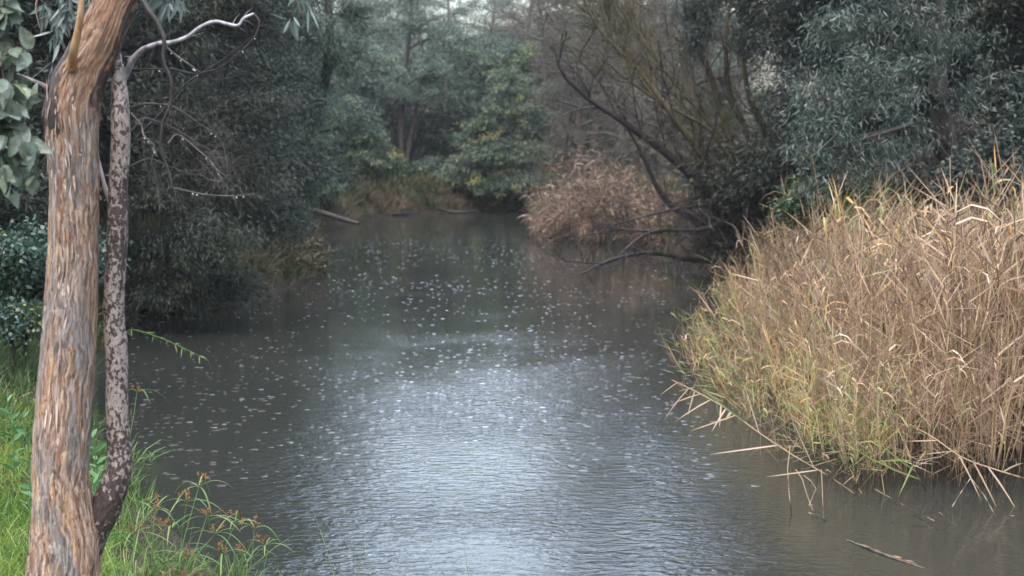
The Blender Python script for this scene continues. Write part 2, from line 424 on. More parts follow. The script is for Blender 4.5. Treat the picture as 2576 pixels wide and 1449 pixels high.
def water_mat():
    m, t, b = mat('murky_water')
    g = nd(t, 'ShaderNodeNewGeometry')
    b.inputs['Base Color'].default_value = (.024, .027, .023, 1)
    b.inputs['Roughness'].default_value = .06
    b.inputs['IOR'].default_value = 1.36
    # wind and rain chop, crests roughly across the view
    mp = nd(t, 'ShaderNodeMapping', {'Vector': g.outputs['Position'], 'Scale': (1, 1.9, 1), 'Rotation': (0, 0, R(-6))})
    n1 = nd(t, 'ShaderNodeTexNoise', {'Vector': mp.outputs[0], 'Scale': 6.5, 'Detail': 3.0, 'Roughness': .6, 'Distortion': .4})
    n2 = nd(t, 'ShaderNodeTexNoise', {'Vector': g.outputs['Position'], 'Scale': .45, 'Detail': 2.0})
    calm = ramp(t, n2.outputs['Fac'], [(.40, (.35, .35, .35)), (.6, (1, 1, 1))])
    # calmer in the lee of the reeds
    sx = nd(t, 'ShaderNodeSeparateXYZ', {0: g.outputs['Position']})
    lee = nd(t, 'ShaderNodeMapRange', {'Value': sx.outputs['X'], 'From Min': 1.2, 'From Max': 2.6, 'To Min': 1.0, 'To Max': .12}, interpolation_type='SMOOTHSTEP')
    up_ = nd(t, 'ShaderNodeMapRange', {'Value': sx.outputs['Y'], 'From Min': 11.0, 'From Max': 23.0, 'To Min': 1.0, 'To Max': .22}, interpolation_type='SMOOTHSTEP')   # sheltered reach upstream
    a0 = nd(t, 'ShaderNodeMath', {0: calm, 1: lee.outputs[0]}, operation='MULTIPLY')
    a1 = nd(t, 'ShaderNodeMath', {0: a0.outputs[0], 1: up_.outputs[0]}, operation='MULTIPLY')
    h1 = nd(t, 'ShaderNodeMath', {0: n1.outputs['Fac'], 1: a1.outputs[0]}, operation='MULTIPLY')
    # rings round drop impacts, two sizes
    hs_ = []
    for sc, fr, am in ((2.6, 30, .05), (4.3, 34, .03)):
        vo = nd(t, 'ShaderNodeTexVoronoi', {'Vector': g.outputs['Position'], 'Scale': float(sc), 'Randomness': 1.0}, feature='F1')
        a = nd(t, 'ShaderNodeMath', {0: vo.outputs['Distance'], 1: float(fr)}, operation='MULTIPLY')
        s_ = nd(t, 'ShaderNodeMath', {0: a.outputs[0]}, operation='SINE')
        fo = nd(t, 'ShaderNodeMapRange', {'Value': vo.outputs['Distance'], 'From Min': .0, 'From Max': .55, 'To Min': float(am), 'To Max': 0.0})
        mm = nd(t, 'ShaderNodeMath', {0: s_.outputs[0], 1: fo.outputs[0]}, operation='MULTIPLY')
        hs_.append(mm.outputs[0])
    hsum = nd(t, 'ShaderNodeMath', {0: hs_[0], 1: hs_[1]}, operation='ADD')
    hq = nd(t, 'ShaderNodeMath', {0: hsum.outputs[0], 1: up_.outputs[0]}, operation='MULTIPLY')
    hh = nd(t, 'ShaderNodeMath', {0: h1.outputs[0], 1: hq.outputs[0]}, operation='ADD')
    bp = nd(t, 'ShaderNodeBump', {'Height': hh.outputs[0], 'Strength': 1.0, 'Distance': .018})
    t.links.new(bp.outputs[0], b.inputs['Normal'])
    return m
MT['ground'] = ground_mat(); MT['water'] = water_mat()
def ring_mat():
    m, t, b = mat('ripple_water')
    b.inputs['Base Color'].default_value = (.07, .068, .06, 1); b.inputs['Roughness'].default_value = .08; b.inputs['IOR'].default_value = 1.45
    return m
MT['ring'] = ring_mat()

# ------------------------------------------------------------------ terrain and water
wp = [G(560, 1449), (-1.1, 8.2), (0, 7.1), (2, 6.7), (9, 6.2), (9.5, 9.5), (5.6, 12), (5.3, 16), (5.3, 20), (5.4, 27), G(1900, 665), (3.9, 35),
      G(1640, 622), G(1420, 600), G(1345, 560), G(1335, 529), G(1200, 532), G(1080, 536), G(930, 546), G(880, 560), G(760, 566),
      G(745, 590), G(800, 640), G(830, 675), G(700, 735), G(560, 775), G(330, 795), G(235, 900), G(232, 1050), G(275, 1180), G(395, 1300)]
WP = np.array([[p[0], p[1]] for p in wp])
def sdist(X, Y):
    """signed distance to the waterline, positive on land"""
    X = np.asarray(X, float); Y = np.asarray(Y, float)
    d = np.full(X.shape, 1e9); ins = np.zeros(X.shape, bool)
    n = len(WP)
    for i in range(n):
        a = WP[i]; b = WP[(i + 1) % n]; e = b - a
        t = np.clip(((X - a[0]) * e[0] + (Y - a[1]) * e[1]) / (e @ e), 0, 1)
        d = np.minimum(d, np.hypot(X - a[0] - t * e[0], Y - a[1] - t * e[1]))
        c = (a[1] > Y) != (b[1] > Y)
        with np.errstate(divide='ignore', invalid='ignore'):
            xi = a[0] + (Y - a[1]) / (b[1] - a[1] if b[1] != a[1] else 1e-9) * e[0]
        ins ^= c & (X < xi)
    return np.where(ins, -d, d)
def H(X, Y):
    X = np.asarray(X, float); Y = np.asarray(Y, float)
    d = sdist(X, Y)
    n = fbm(np.stack([X * .5, Y * .5, X * 0], -1), 4)
    top = 1.0 + .35 * np.clip((Y - 20) / 40, 0, 1) + .25 * fbm(np.stack([X * .12, Y * .12, X * 0 + 3], -1), 2) * np.clip((Y - 12) / 10, 0, 1)
    near = np.clip((13 - Y) / 4, 0, 1)
    land = top * (1 - .2 * near) * (1 - np.exp(-np.maximum(d, 0) / (.8 + 1.0 * near))) + .07 * n * np.clip(d, 0, 1) + .02 * np.clip(d - 8, 0, 60)
    return np.where(d > 0, land, np.maximum(d * .45, -.9))
def graded(a, b, lo, hi, fine, coarse):
    core = np.arange(lo, hi, fine); L_ = []; x = lo; s_ = fine
    while x > a: s_ = min(s_ * 1.25, coarse); x -= s_; L_.append(x)
    r_ = []; x = core[-1]; s_ = fine
    while x < b: s_ = min(s_ * 1.25, coarse); x += s_; r_.append(x)
    return np.array(L_[::-1] + list(core) + r_)
gx = graded(-180, 180, -9, 10, .22, 12); gy = graded(-60, 230, 3, 72, .28, 12)
GX, GY = np.meshgrid(gx, gy)
GZ = H(GX, GY)
nx, ny = len(gx), len(gy)
ii = np.arange(ny - 1)[:, None] * nx; jj = np.arange(nx - 1)[None]
Q = np.stack([ii + jj, ii + jj + 1, ii + nx + jj + 1, ii + nx + jj], -1).reshape(-1, 4)
m = M(); m.add(np.stack([GX, GY, GZ], -1), Q)
tag(m.build('ground', MT['ground'], smooth=True), kind='structure')

m = M(); xs = np.linspace(-20, 20, 9); ys = np.linspace(2, 72, 9); A, B_ = np.meshgrid(xs, ys)
ii = np.arange(8)[:, None] * 9; jj = np.arange(8)[None]
m.add(np.stack([A, B_, A * 0], -1), np.stack([ii + jj, ii + jj + 1, ii + 10 + jj, ii + 9 + jj], -1).reshape(-1, 4))
tag(m.build('water', MT['water'], smooth=True), 'muddy creek water dimpled by falling rain', kind='structure')

# ------------------------------------------------------------------ trees
def curves(a, b, n=5, sag=0.0, wob=.08):
    """(N,3)->(N,3) bowed, wobbly curves"""
    N = len(a); t = np.linspace(0, 1, n)[None, :, None]
    d = b - a; ln = np.linalg.norm(d, axis=1)[:, None, None]
    C = a[:, None] + d[:, None] * t
    C = C + np.array([0, 0, 1.]) * (4 * t * (1 - t)) * ln * sag
    for f in (1, 2):
        C = C + rng.normal(size=(N, 1, 3)) * np.sin(np.pi * f * t) * ln * wob / f
    return C

LEAFK = {   # kind: (profile, length, width, dir weights outward/down/random, bend, spray radius)
    'casuarina': ('diamond', .095, .011, (.5, .5, .75), .1, .22),
    'wattle': ('diamond', .13, .030, (.5, .1, .8), .2, .30),
    'gum': ('lance', .105, .014, (.25, .75, .8), .0, .26),
    'broad': ('diamond', .07, .045, (.4, .1, .9), .1, .22),
    'fine': ('diamond', .10, .016, (.5, .3, .8), .2, .28),
}
def make_tree(name, label, cat, base, trunk_pts, trunk_r, blobs, kind, leafmat, barkmat, group=None, twigs=55, lpt=70,
              lsc=1.0, droop=.0, sides=8, bias=0.0, limb_r=.05, spray=1.0, crown_name='crown', tipbias=0.0, twig_r=1.0):
    base = np.asarray(base, float)
    root = empty(name, base, label, cat, group)
    tp, tr = resample(trunk_pts, trunk_r, 24)
    m = M(); m.add(*tube(tp, tr, sides)[:2]); m.build('trunk', barkmat, root, smooth=True, loc=base).location = (0, 0, 0)
    mb = M(); mc = M()
    prof, LL, WW, wts, bend, sr = LEAFK[kind]; sr = sr * spray
    for bl in blobs:
        c = np.array(bl[0], float); r = np.array(bl[1], float); f = bl[2] if len(bl) > 2 else 1.0
        # anchor on the trunk, below the blob if possible
        dz = c[2] - tp[:, 2]; cost = np.linalg.norm(tp - c, axis=1) + np.where(dz < .3, 1.5 * (.3 - dz), 0)
        k = int(np.argmin(cost)); a = tp[k]
        lc = curves(a[None], c[None], 9, .05, .05)[0]
        r0 = min(tr[k] * .7, limb_r)
        lr = np.linspace(r0, .012, 9)
        V, Q, _ = tube(lc, lr, 5); mb.add(V, Q)
        nt_ = max(6, int(twigs * f * (r.prod() ** (1/3) / 1.4) ** 1.3))
        u = runit(nt_) * (rng.random((nt_, 1)) ** .42)
        tgt = c + u * r
        si = rng.integers(3, 9, nt_)
        st = lc[si]
        tw = curves(st, tgt, 6, -droop * .2, .07)
        tw[:, :, 2] -= droop * (np.linspace(0, 1, 6)[None] ** 2) * np.linalg.norm(tgt - st, axis=1)[:, None] * .5
        V, Q = tubes(tw, np.linspace(.011, .003, 6)[None] * np.ones((nt_, 1)) * twig_r, 3); mb.add(V, Q)
        # sprays of leaves along the outer part of each twig
        n = int(lpt)
        ti = rng.random((nt_, n)) ** .75
        ti = .25 + .8 * ti
        x = np.clip(ti * 5, 0, 4.999); i0 = x.astype(int); fr = (x - i0)[..., None]
        rows = np.arange(nt_)[:, None]
        pos = tw[rows, i0] * (1 - fr) + tw[rows, i0 + 1] * fr
        pos = pos + rng.normal(size=pos.shape) * sr * np.array([1, 1, .55]) * .55
        od = nrm(tw[:, -1] - tw[:, -3])[:, None] + 0 * pos
        dr = wts[0] * od + wts[1] * np.array([0, 0, -1.]) + wts[2] * nrm(rng.normal(size=pos.shape))
        pos = pos.reshape(-1, 3); dr = dr.reshape(-1, 3); N = len(pos)
        Ls = LL * lsc * rng.uniform(.6, 1.25, N); Ws = WW * lsc * rng.uniform(.7, 1.3, N)
        V, Q, k_ = leaves(pos, dr, Ls, Ws, prof, bend)
        rr = np.repeat(rng.normal(.42 + bias, .19, nt_), n) + rng.normal(0, .16, N)
        # fresh or flowering tips sit at the crown's outside
        e = np.linalg.norm((pos - c) / r, axis=1)
        rr = rr + tipbias * np.clip(e - .75, 0, .5) * 2 * np.repeat((rng.random(nt_) < .4), n)
        mc.add(V, Q, np.repeat(np.clip(rr, 0, 1), k_))
    mb.build('branches', barkmat, root, smooth=True, loc=base).location = (0, 0, 0)
    mc.build(crown_name, leafmat, root, loc=base).location = (0, 0, 0)
    return root
def Bl(px, py, Y, rx, ry, rY=None, f=1.0):
    a, b = pxm(rx, Y), pxm(ry, Y)
    return (P(px, py, Y), (a, rY if rY else (a + b) / 2, b), f)
def gz(x, y):
    return float(H(np.array([x]), np.array([y]))[0])
def onground(px, Y):
    p = P(px, 600, Y); p[2] = gz(p[0], p[1]); return p

# --- left bank: dark she-oak hanging over the water
b0 = onground(300, 22.5)
t = [b0 - [0, 0, .3], P(330, 420, 22.3), P(380, 180, 22.2), P(470, -60, 22.2), P(470, -380, 22.3), P(450, -520, 22.4)]
make_tree('she_oak', 'dark drooping she-oak overhanging the water just right of the foreground gum', 'tree', b0, t, [.26, .2, .17, .13, .08, .03],
    [Bl(420, 60, 21.5, 170, 150, f=1.1), Bl(620, 20, 22, 160, 140), Bl(330, 260, 22, 170, 140), Bl(500, 260, 21, 170, 130, f=1.2), Bl(690, 230, 22, 130, 120), Bl(430, 450, 21, 170, 110, f=1.2),
     Bl(620, 430, 21.4, 140, 110, f=1.2), Bl(350, 600, 21.5, 150, 110), Bl(540, 590, 20.8, 150, 100, f=1.2), Bl(690, 540, 22.4, 80, 80), Bl(440, 710, 21.3, 150, 60), Bl(600, 700, 21.6, 60, 55),
     Bl(330, -180, 22, 220, 150, f=.8), Bl(600, -200, 22, 220, 160, f=.8), Bl(420, -430, 22, 230, 170, f=.7), Bl(620, -380, 22, 120, 110, f=.5), Bl(150, 50, 22.5, 170, 200, f=.8), Bl(160, 400, 23, 150, 200, f=.8)],
    'casuarina', MT['casuarina'], MT['bark_dark'], twigs=110, lpt=170, lsc=1.0, droop=.25, limb_r=.07)
# --- left bank: grey wattle behind it
b0 = onground(690, 36)
t = [b0 - [0, 0, .3], P(740, 440, 36), P(800, 280, 36), P(830, 60, 36), P(800, -120, 36), P(740, -300, 36)]
make_tree('wattle_tree', 'tall grey-green wattle leaning over the creek behind the dark she-oak', 'tree', b0, t, [.24, .19, .15, .11, .07, .03],
    [Bl(760, 60, 35, 130, 110), Bl(880, 140, 35.5, 110, 90), Bl(780, 260, 35, 120, 90), Bl(900, 300, 36, 70, 60), Bl(700, 380, 34.5, 120, 90), Bl(800, 430, 35, 80, 80), Bl(900, 20, 36, 90, 80),
     Bl(720, 530, 35, 110, 55), Bl(640, 180, 36, 110, 120), Bl(800, -110, 36, 150, 90), Bl(660, -120, 36, 150, 120), Bl(660, -300, 36, 120, 110), Bl(650, 600, 34, 70, 40)],
    'fine', MT['wattle_grey'], MT['bark_dark'], twigs=70, lpt=85, lsc=1.25, droop=.12)

# --- far bank
b0 = onground(870, 63)
t = [b0 - [0, 0, .3], P(880, 430, 63), P(890, 300, 63), P(885, 230, 63)]
make_tree('wattle_tree', 'bushy green wattle with yellow tips on the far left bank', 'tree', b0, t, [.16, .12, .09, .05],
    [Bl(880, 290, 62, 60, 50), Bl(930, 340, 62, 50, 40), Bl(850, 370, 62, 70, 50), Bl(940, 400, 61.5, 50, 32), Bl(880, 440, 62, 80, 35), Bl(960, 370, 62, 32, 28), Bl(820, 450, 61, 60, 35)],
    'wattle', MT['wattle'], MT['bark_dark'], twigs=110, lpt=80, lsc=1.2, tipbias=.6, spray=.7)
b0 = onground(1018, 67)
t = [b0 - [0, 0, .3], P(1010, 380, 67), P(1012, 250, 67), P(1030, 80, 67), P(1040, -60, 67)]
r1 = make_tree('gum_tree', 'slender twin-trunked gum standing at the far bend of the creek', 'tree', b0, t, [.22, .17, .14, .1, .05],
    [Bl(1040, 60, 66, 90, 60, f=.5), Bl(1150, 110, 66, 85, 55, f=.9), Bl(960, 160, 66, 70, 45, f=.8), Bl(1090, 190, 65.5, 80, 40), Bl(1190, 230, 66, 60, 40, f=.9), Bl(1010, 230, 66, 70, 30, f=.8), Bl(1030, -40, 66, 80, 45, f=.35), Bl(1120, -70, 67, 80, 50, f=.35), Bl(960, -60, 67, 60, 60, f=.4)],
    'wattle', MT['wattle_grey'], MT['bark_dark'], twigs=60, lpt=95, lsc=1.15, spray=.8)
m = M(); m.add(*tube([np.array(b0) + [.15, 0, -.2], P(1025, 400, 66.9), P(1043, 300, 67), P(1060, 180, 67)], [.15, .12, .1, .06], 8, 16)[:2])
o = m.build('trunk', MT['bark_dark'], r1, smooth=True, loc=b0); o.location = (0, 0, 0)
b0 = np.array(G(1130, 530)); b0[2] = gz(b0[0], b0[1] + .6)
b0[1] += .6
t = [b0 - [0, 0, .3], P(1180, 495, 64.5), P(1215, 440, 64.5), P(1260, 350, 64.5), P(1285, 200, 65), P(1290, 110, 65)]
make_tree('wattle_tree', 'rounded wattle with yellow-green tips leaning right over the far bend', 'tree', b0, t, [.2, .16, .14, .1, .07, .04],
    [Bl(1290, 210, 64, 75, 50), Bl(1230, 290, 64, 60, 50), Bl(1320, 290, 63.5, 75, 50), Bl(1270, 380, 63, 90, 45, f=1.2), Bl(1350, 390, 63, 55, 38, f=1.1), Bl(1200, 400, 63.5, 70, 40), Bl(1330, 455, 62.5, 70, 32), Bl(1230, 465, 63, 60, 30), Bl(1300, 140, 65, 60, 40), Bl(1150, 440, 64, 50, 30), Bl(1190, 340, 65, 60, 40), Bl(1380, 320, 64, 60, 50), Bl(1220, 170, 66, 70, 50), Bl(1390, 450, 63, 40, 26)],
    'wattle', MT['wattle'], MT['bark_black'], twigs=115, lpt=84, lsc=1.2, tipbias=.6, spray=.7)
b0 = onground(1130, 74)
t = [b0 - [0, 0, .3], P(1120, 300, 74), P(1130, 100, 74)]
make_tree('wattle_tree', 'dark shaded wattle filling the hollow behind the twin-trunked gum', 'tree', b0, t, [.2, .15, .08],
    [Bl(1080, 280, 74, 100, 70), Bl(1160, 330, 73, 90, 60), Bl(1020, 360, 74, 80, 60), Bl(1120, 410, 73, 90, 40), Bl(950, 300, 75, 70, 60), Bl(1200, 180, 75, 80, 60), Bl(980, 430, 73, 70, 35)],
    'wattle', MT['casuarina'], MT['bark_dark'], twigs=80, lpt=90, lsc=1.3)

# --- distant gums, prototypes then copies
def proto_gum(name, label, cat, kind, lm, bm, h, nb, seed, lsc, twigs, lpt, dens=1.0, rr=(1.1, 2.0), spread=.28, loc=(0, 0, 0), group=None, low=.25):
    global rng
    keep = rng; rng = np.random.default_rng(seed)
    t = [(0, 0, -.5)]; x = y = 0
    for q in range(1, 7):
        x += rng.normal(0, .25); y += rng.normal(0, .25); t.append((x, y, h * q / 6.3))
    bl = []
    for q in range(nb):
        z = h * (low + (1 - low) * (q + rng.random()) / nb); a = q * 2.4 + rng.random(); rad = h * spread * rng.uniform(.25, 1) * (1.15 - .6 * abs(z / h - .5))
        r_ = rng.uniform(*rr)
        bl.append(((math.cos(a) * rad, math.sin(a) * rad, z), (r_ * 1.15, r_ * 1.15, r_ * .7), dens))
    o = make_tree(name, label, cat, (0, 0, 0), t, np.linspace(.03 * h ** .8 + .03, .04, 7), bl, kind, lm, bm, group, twigs=twigs, lpt=lpt, lsc=lsc, limb_r=.09)
    o.location = loc
    rng = keep
    return o
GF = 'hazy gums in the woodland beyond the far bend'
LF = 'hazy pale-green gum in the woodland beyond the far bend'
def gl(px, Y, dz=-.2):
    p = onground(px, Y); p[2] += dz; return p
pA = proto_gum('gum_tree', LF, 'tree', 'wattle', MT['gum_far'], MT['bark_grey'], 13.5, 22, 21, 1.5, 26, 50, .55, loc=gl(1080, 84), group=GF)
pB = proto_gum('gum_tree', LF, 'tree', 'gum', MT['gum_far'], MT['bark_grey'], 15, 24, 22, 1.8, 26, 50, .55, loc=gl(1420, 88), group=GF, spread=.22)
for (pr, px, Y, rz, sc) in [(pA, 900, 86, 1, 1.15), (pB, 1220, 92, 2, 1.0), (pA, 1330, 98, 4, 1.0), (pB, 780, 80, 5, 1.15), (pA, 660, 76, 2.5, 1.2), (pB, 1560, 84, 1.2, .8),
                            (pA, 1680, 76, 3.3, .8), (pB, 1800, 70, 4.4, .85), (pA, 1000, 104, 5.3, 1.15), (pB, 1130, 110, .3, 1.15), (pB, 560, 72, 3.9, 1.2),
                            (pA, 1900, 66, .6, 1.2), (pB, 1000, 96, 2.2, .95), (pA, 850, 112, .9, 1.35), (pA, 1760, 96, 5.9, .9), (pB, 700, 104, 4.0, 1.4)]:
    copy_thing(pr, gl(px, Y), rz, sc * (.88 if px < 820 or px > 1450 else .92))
# low woodland trees closing the view under the crowns
LU = 'low dark bushy tree in the shade under the far gums'
pU = proto_gum('bushy_tree', LU, 'tree', 'wattle', MT['wattle_grey'], MT['bark_dark'], 6.5, 16, 31, 1.5, 60, 95, 1.0, (1.2, 1.8), .38, loc=gl(1010, 80), group='low bushy trees under the far gums', low=.08)
for (px, Y, rz, sc) in [(820, 74, 1, 1.1), (1150, 82, 2, 1.1), (1260, 78, 3, 1.1), (1390, 74, 4, 1.1), (1500, 68, 5, .8), (740, 66, 3.6, 1.1), (620, 56, 4.6, 1.1), (930, 92, .4, 1.3), (1080, 96, 1.1, 1.4), (1220, 100, 2.1, 1.4), (1350, 94, 3.3, 1.4), (1480, 88, 4.2, 1.4), (500, 48, .2, 1.1), (1600, 84, 1.0, 1.4), (1720, 76, 2.0, 1.4)]:
    copy_thing(pU, gl(px, Y), rz, sc)
# brown, half-bare trees right of the middle
LB = 'thin brown half-bare tree rising behind the brown reed clump'
pC = proto_gum('bare_tree', LB, 'tree', 'fine', MT['brown_leaf'], MT['twig_brown'], 11.5, 24, 41, 1.3, 48, 11, 1.0, (1.0, 1.9), .22, loc=gl(1400, 70), group='half-bare brown trees beyond the brown reeds', low=.12)
for (px, Y, rz, sc) in [(1340, 76, 1.4, 1.1), (1480, 66, 2.7, 1.05), (1550, 58, 4.1, 1.0), (1620, 70, 5.2, 1.15), (1680, 55, .4, 1.0), (1440, 60, 3.0, .8), (1760, 48, 1.0, 1.0)]:
    copy_thing(pC, gl(px, Y), rz, sc)

# --- right bank: blue-grey river gum
b0 = onground(2395, 21.5)
t = [b0 - [0, 0, .3], P(2392, 420, 21.4), P(2362, 250, 21.3), P(2355, 60, 21.3), P(2330, -200, 21.3), P(2290, -500, 21.4)]
make_tree('river_gum', 'blue-grey leaved river gum hanging over the right bank above the reeds', 'tree', b0, t, [.2, .17, .15, .14, .1, .05],
    [Bl(2080, 60, 19, 130, 90), Bl(2240, 40, 19.5, 130, 100), Bl(2040, 200, 18.5, 110, 80), Bl(2180, 190, 18.5, 120, 90, f=1.1), Bl(2310, 170, 19.5, 90, 80, f=.8), Bl(2060, 320, 18.2, 100, 70, f=1.1),
     Bl(2170, 340, 18.5, 100, 60), Bl(2040, 385, 18.2, 60, 40, f=1.2), Bl(2290, 310, 19.5, 80, 50, f=.7), Bl(2430, 60, 20, 90, 100, f=.7), Bl(2420, 220, 20.5, 80, 50, f=.5), Bl(2120, -110, 19.5, 170, 110), Bl(2340, -130, 20, 170, 110), Bl(2200, -330, 20.5, 220, 140, f=.8), Bl(2400, -400, 20.5, 200, 140, f=.7), Bl(2520, 180, 21, 60, 90, f=.5)],
    'gum', MT['gum_blue'], MT['bark_dark'], twigs=62, lpt=105, lsc=1.05, droop=.35, limb_r=.06)
# dark shaded trees behind it on the right bank
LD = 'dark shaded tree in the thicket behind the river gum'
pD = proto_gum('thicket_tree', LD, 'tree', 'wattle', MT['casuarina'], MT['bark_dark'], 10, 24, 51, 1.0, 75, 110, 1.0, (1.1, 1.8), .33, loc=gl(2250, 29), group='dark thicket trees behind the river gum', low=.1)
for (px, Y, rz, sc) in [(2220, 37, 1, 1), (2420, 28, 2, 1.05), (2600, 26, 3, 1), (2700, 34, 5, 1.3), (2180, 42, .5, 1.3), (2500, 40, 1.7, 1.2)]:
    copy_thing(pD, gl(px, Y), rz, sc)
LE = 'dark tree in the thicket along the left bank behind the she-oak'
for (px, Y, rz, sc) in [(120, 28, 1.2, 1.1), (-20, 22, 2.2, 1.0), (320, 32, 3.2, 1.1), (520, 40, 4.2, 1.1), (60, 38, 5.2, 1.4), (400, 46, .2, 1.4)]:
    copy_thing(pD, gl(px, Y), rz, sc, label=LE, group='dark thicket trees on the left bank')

# --- right bank: bare willow with limbs over the water
def side_twigs(mb, pts, rad, n, length, upb=.3, r=.005, levels=2, spread=.9):
    """random side shoots along a limb, each with finer shoots"""
    pts = np.asarray(pts); k = len(pts)
    i = rng.integers(int(k * .2), k - 1, n)
    T = nrm(np.gradient(pts, axis=0))[i]
    d = nrm(T * .8 + runit(n) * spread + np.array([0, 0, upb]))
    Ln = length * rng.uniform(.35, 1.15, n)
    C = curves(pts[i], pts[i] + d * Ln[:, None], 7, .04, .06)
    rr_ = np.minimum(np.asarray(rad)[i] * .6, r)
    mb.add(*tubes(C, np.linspace(1, .25, 7)[None] * rr_[:, None], 4))
    if levels > 1:
        m2 = n * 5
        q = rng.integers(0, n, m2); s_ = rng.integers(1, 6, m2)
        st = C[q, s_]; d2 = nrm(nrm(C[q, -1] - C[q, 0]) * .9 + runit(m2) * .8 + np.array([0, 0, upb * .6]))
        C2 = curves(st, st + d2 * (Ln[q] * rng.uniform(.2, .55, m2))[:, None], 5, .03, .07)
        mb.add(*tubes(C2, np.linspace(1, .35, 5)[None] * np.full((m2, 1), r * .6), 3))
        if levels > 2:
            m3 = m2 * 2; q3 = rng.integers(0, m2, m3); s3 = rng.integers(1, 4, m3); st = C2[q3, s3]
            C3 = curves(st, st + nrm(nrm(C2[q3, -1] - C2[q3, 0]) + runit(m3) * .8) * rng.uniform(.1, .35, (m3, 1)) * length, 4, .02, .06)
            mb.add(*tubes(C3, np.linspace(1, .5, 4)[None] * np.full((m3, 1), r * .4), 3))
YW = 31.
b0 = np.array(G(1900, 668)); b0[1] += .3; b0[2] = gz(b0[0], b0[1])
wil = empty('willow_tree', b0, 'bare many-limbed willow leaning left over the water behind the dry reeds', 'tree')
def limb(name, pp, rad, matl, tw=26, ln=1.6, upb=.3, r=.014, lev=3, root=wil, base=b0, spread=.9, tex=None):
    pts = [P(*q) if not isinstance(q, np.ndarray) else q for q in pp]
    c, rr_ = resample(pts, rad, 30)
    c = c + .012 * fbm(c * 2.5, 2)[:, None]
    mb = M(); mb.add(*tube(c, rr_, 7)[:2])
    if tw: side_twigs(mb, c, rr_, tw, ln, upb, r, lev, spread)
    o = mb.build(name, matl, root, smooth=True, loc=base); o.location = (0, 0, 0)
    return c
root_pt = b0 - [0, 0, .3]
rp = lambda dx, dy=0: P(1890 + dx, 640, YW + dy)
m = M()
V, Q, _ = tube([root_pt, rp(0) , P(1880, 590, YW)], [.34, .30, .2], 12, 12)
V = V + .05 * fbm(V * 6, 3)[:, None] * nrm(V - np.array([b0[0], b0[1], 0]))
m.add(V, Q); m.build('trunk', MT['bark_black'], wil, smooth=True, loc=b0).location = (0, 0, 0)
BK, OL = MT['bark_black'], MT['bark_olive']
limb('limb', [root_pt, (1850, 590, 30.8), (1720, 425, 30), (1560, 300, 29.4), (1470, 240, 29.2), (1405, 165, 29), (1395, 120, 29)], [.18, .15, .10, .075, .05, .03, .012], BK, 40, 1.7, r=.019)
limb('limb', [root_pt, (1870, 560, 31), (1800, 440, 30.5), (1700, 300, 30), (1600, 170, 30), (1500, 60, 30), (1450, -40, 30)], [.16, .13, .1, .07, .05, .03, .012], OL, 32, 2.0, r=.019)
limb('limb', [root_pt, (1890, 540, 31.2), (1850, 400, 31), (1790, 200, 31), (1740, 60, 31), (1700, -120, 31)], [.15, .12, .1, .07, .05, .03], OL, 30, 2.0, r=.019)
limb('limb', [root_pt, (1915, 520, 31.5), (1900, 380, 31.5), (1835, 230, 31.5), (1825, 120, 31.5), (1850, -60, 31.5)], [.14, .11, .08, .07, .05, .03], OL, 24, 1.8, r=.019)
limb('limb', [root_pt, (1930, 500, 31.6), (1930, 360, 31.6), (1880, 220, 31.6), (1870, 60, 31.6), (1910, -120, 31.6)], [.14, .1, .08, .06, .05, .03], OL, 24, 1.7, r=.019)
limb('limb', [root_pt, (1800, 570, 30.5), (1690, 520, 30), (1600, 360, 29.6), (1560, 290, 29.5)], [.12, .08, .06, .035, .015], BK, 12, 1.2)
limb('limb', [P(1745, 450, 30.2), (1780, 370, 30.1), (1800, 300, 30), (1790, 200, 30)], [.045, .035, .025, .01], BK, 8, 1.0)
limb('limb', [P(1560, 300, 29.4), (1500, 270, 29.5), (1440, 280, 29.5), (1380, 310, 29.5)], [.03, .02, .014, .006], BK, 8, .8)
limb('limb', [P(1700, 300, 30), (1620, 210, 30), (1560, 100, 30), (1530, -60, 30)], [.05, .035, .022, .01], OL, 24, 1.7, r=.019)
limb('limb', [P(1850, 400, 31), (1800, 330, 30.6), (1660, 160, 30.3), (1560, 20, 30.2), (1500, -140, 30)], [.06, .05, .035, .02, .01], OL, 26, 1.8, r=.019)
limb('limb', [root_pt, (1870, 480, 30.6), (1790, 330, 30.2), (1650, 250, 30), (1520, 150, 30), (1400, 30, 30)], [.1, .07, .05, .035, .02, .008], OL, 26, 1.8, r=.019)
# low dead limbs trailing in the water
limb('dead_limb', [P(1870, 615, 30.6), (1830, 556, 29.8), (1780, 575, 29.3), (1650, 582, 28.8), (1600, 605, 28.2), (1560, 640, 27.8)], [.08, .07, .055, .04, .03, .02], BK, 30, .9, -.25, .011)
limb('dead_limb', [P(1850, 660, 30.5), (1730, 652, 29.5), (1640, 637, 29), (1560, 648, 28.5), (1500, 670, 28), (1460, 690, 27.8)], [.07, .055, .045, .035, .025, .015], BK, 34, .9, -.2, .011)
limb('dead_limb', [P(1545, 648, 28.4), (1510, 660, 28.2), (1430, 655, 28), (1380, 640, 28), (1350, 610, 28)], [.03, .022, .016, .01, .006], BK, 24, .8, .5, .008)
limb('dead_limb', [P(1650, 582, 28.8), (1560, 578, 28.7), (1480, 590, 28.6), (1430, 600, 28.5)], [.035, .025, .018, .008], BK, 20, .8, .1, .009)
limb('dead_limb', [P(1860, 520, 30.6), (1740, 520, 29.6), (1620, 545, 29), (1530, 570, 28.6)], [.05, .035, .025, .01], BK, 24, 1.0, .2, .009)
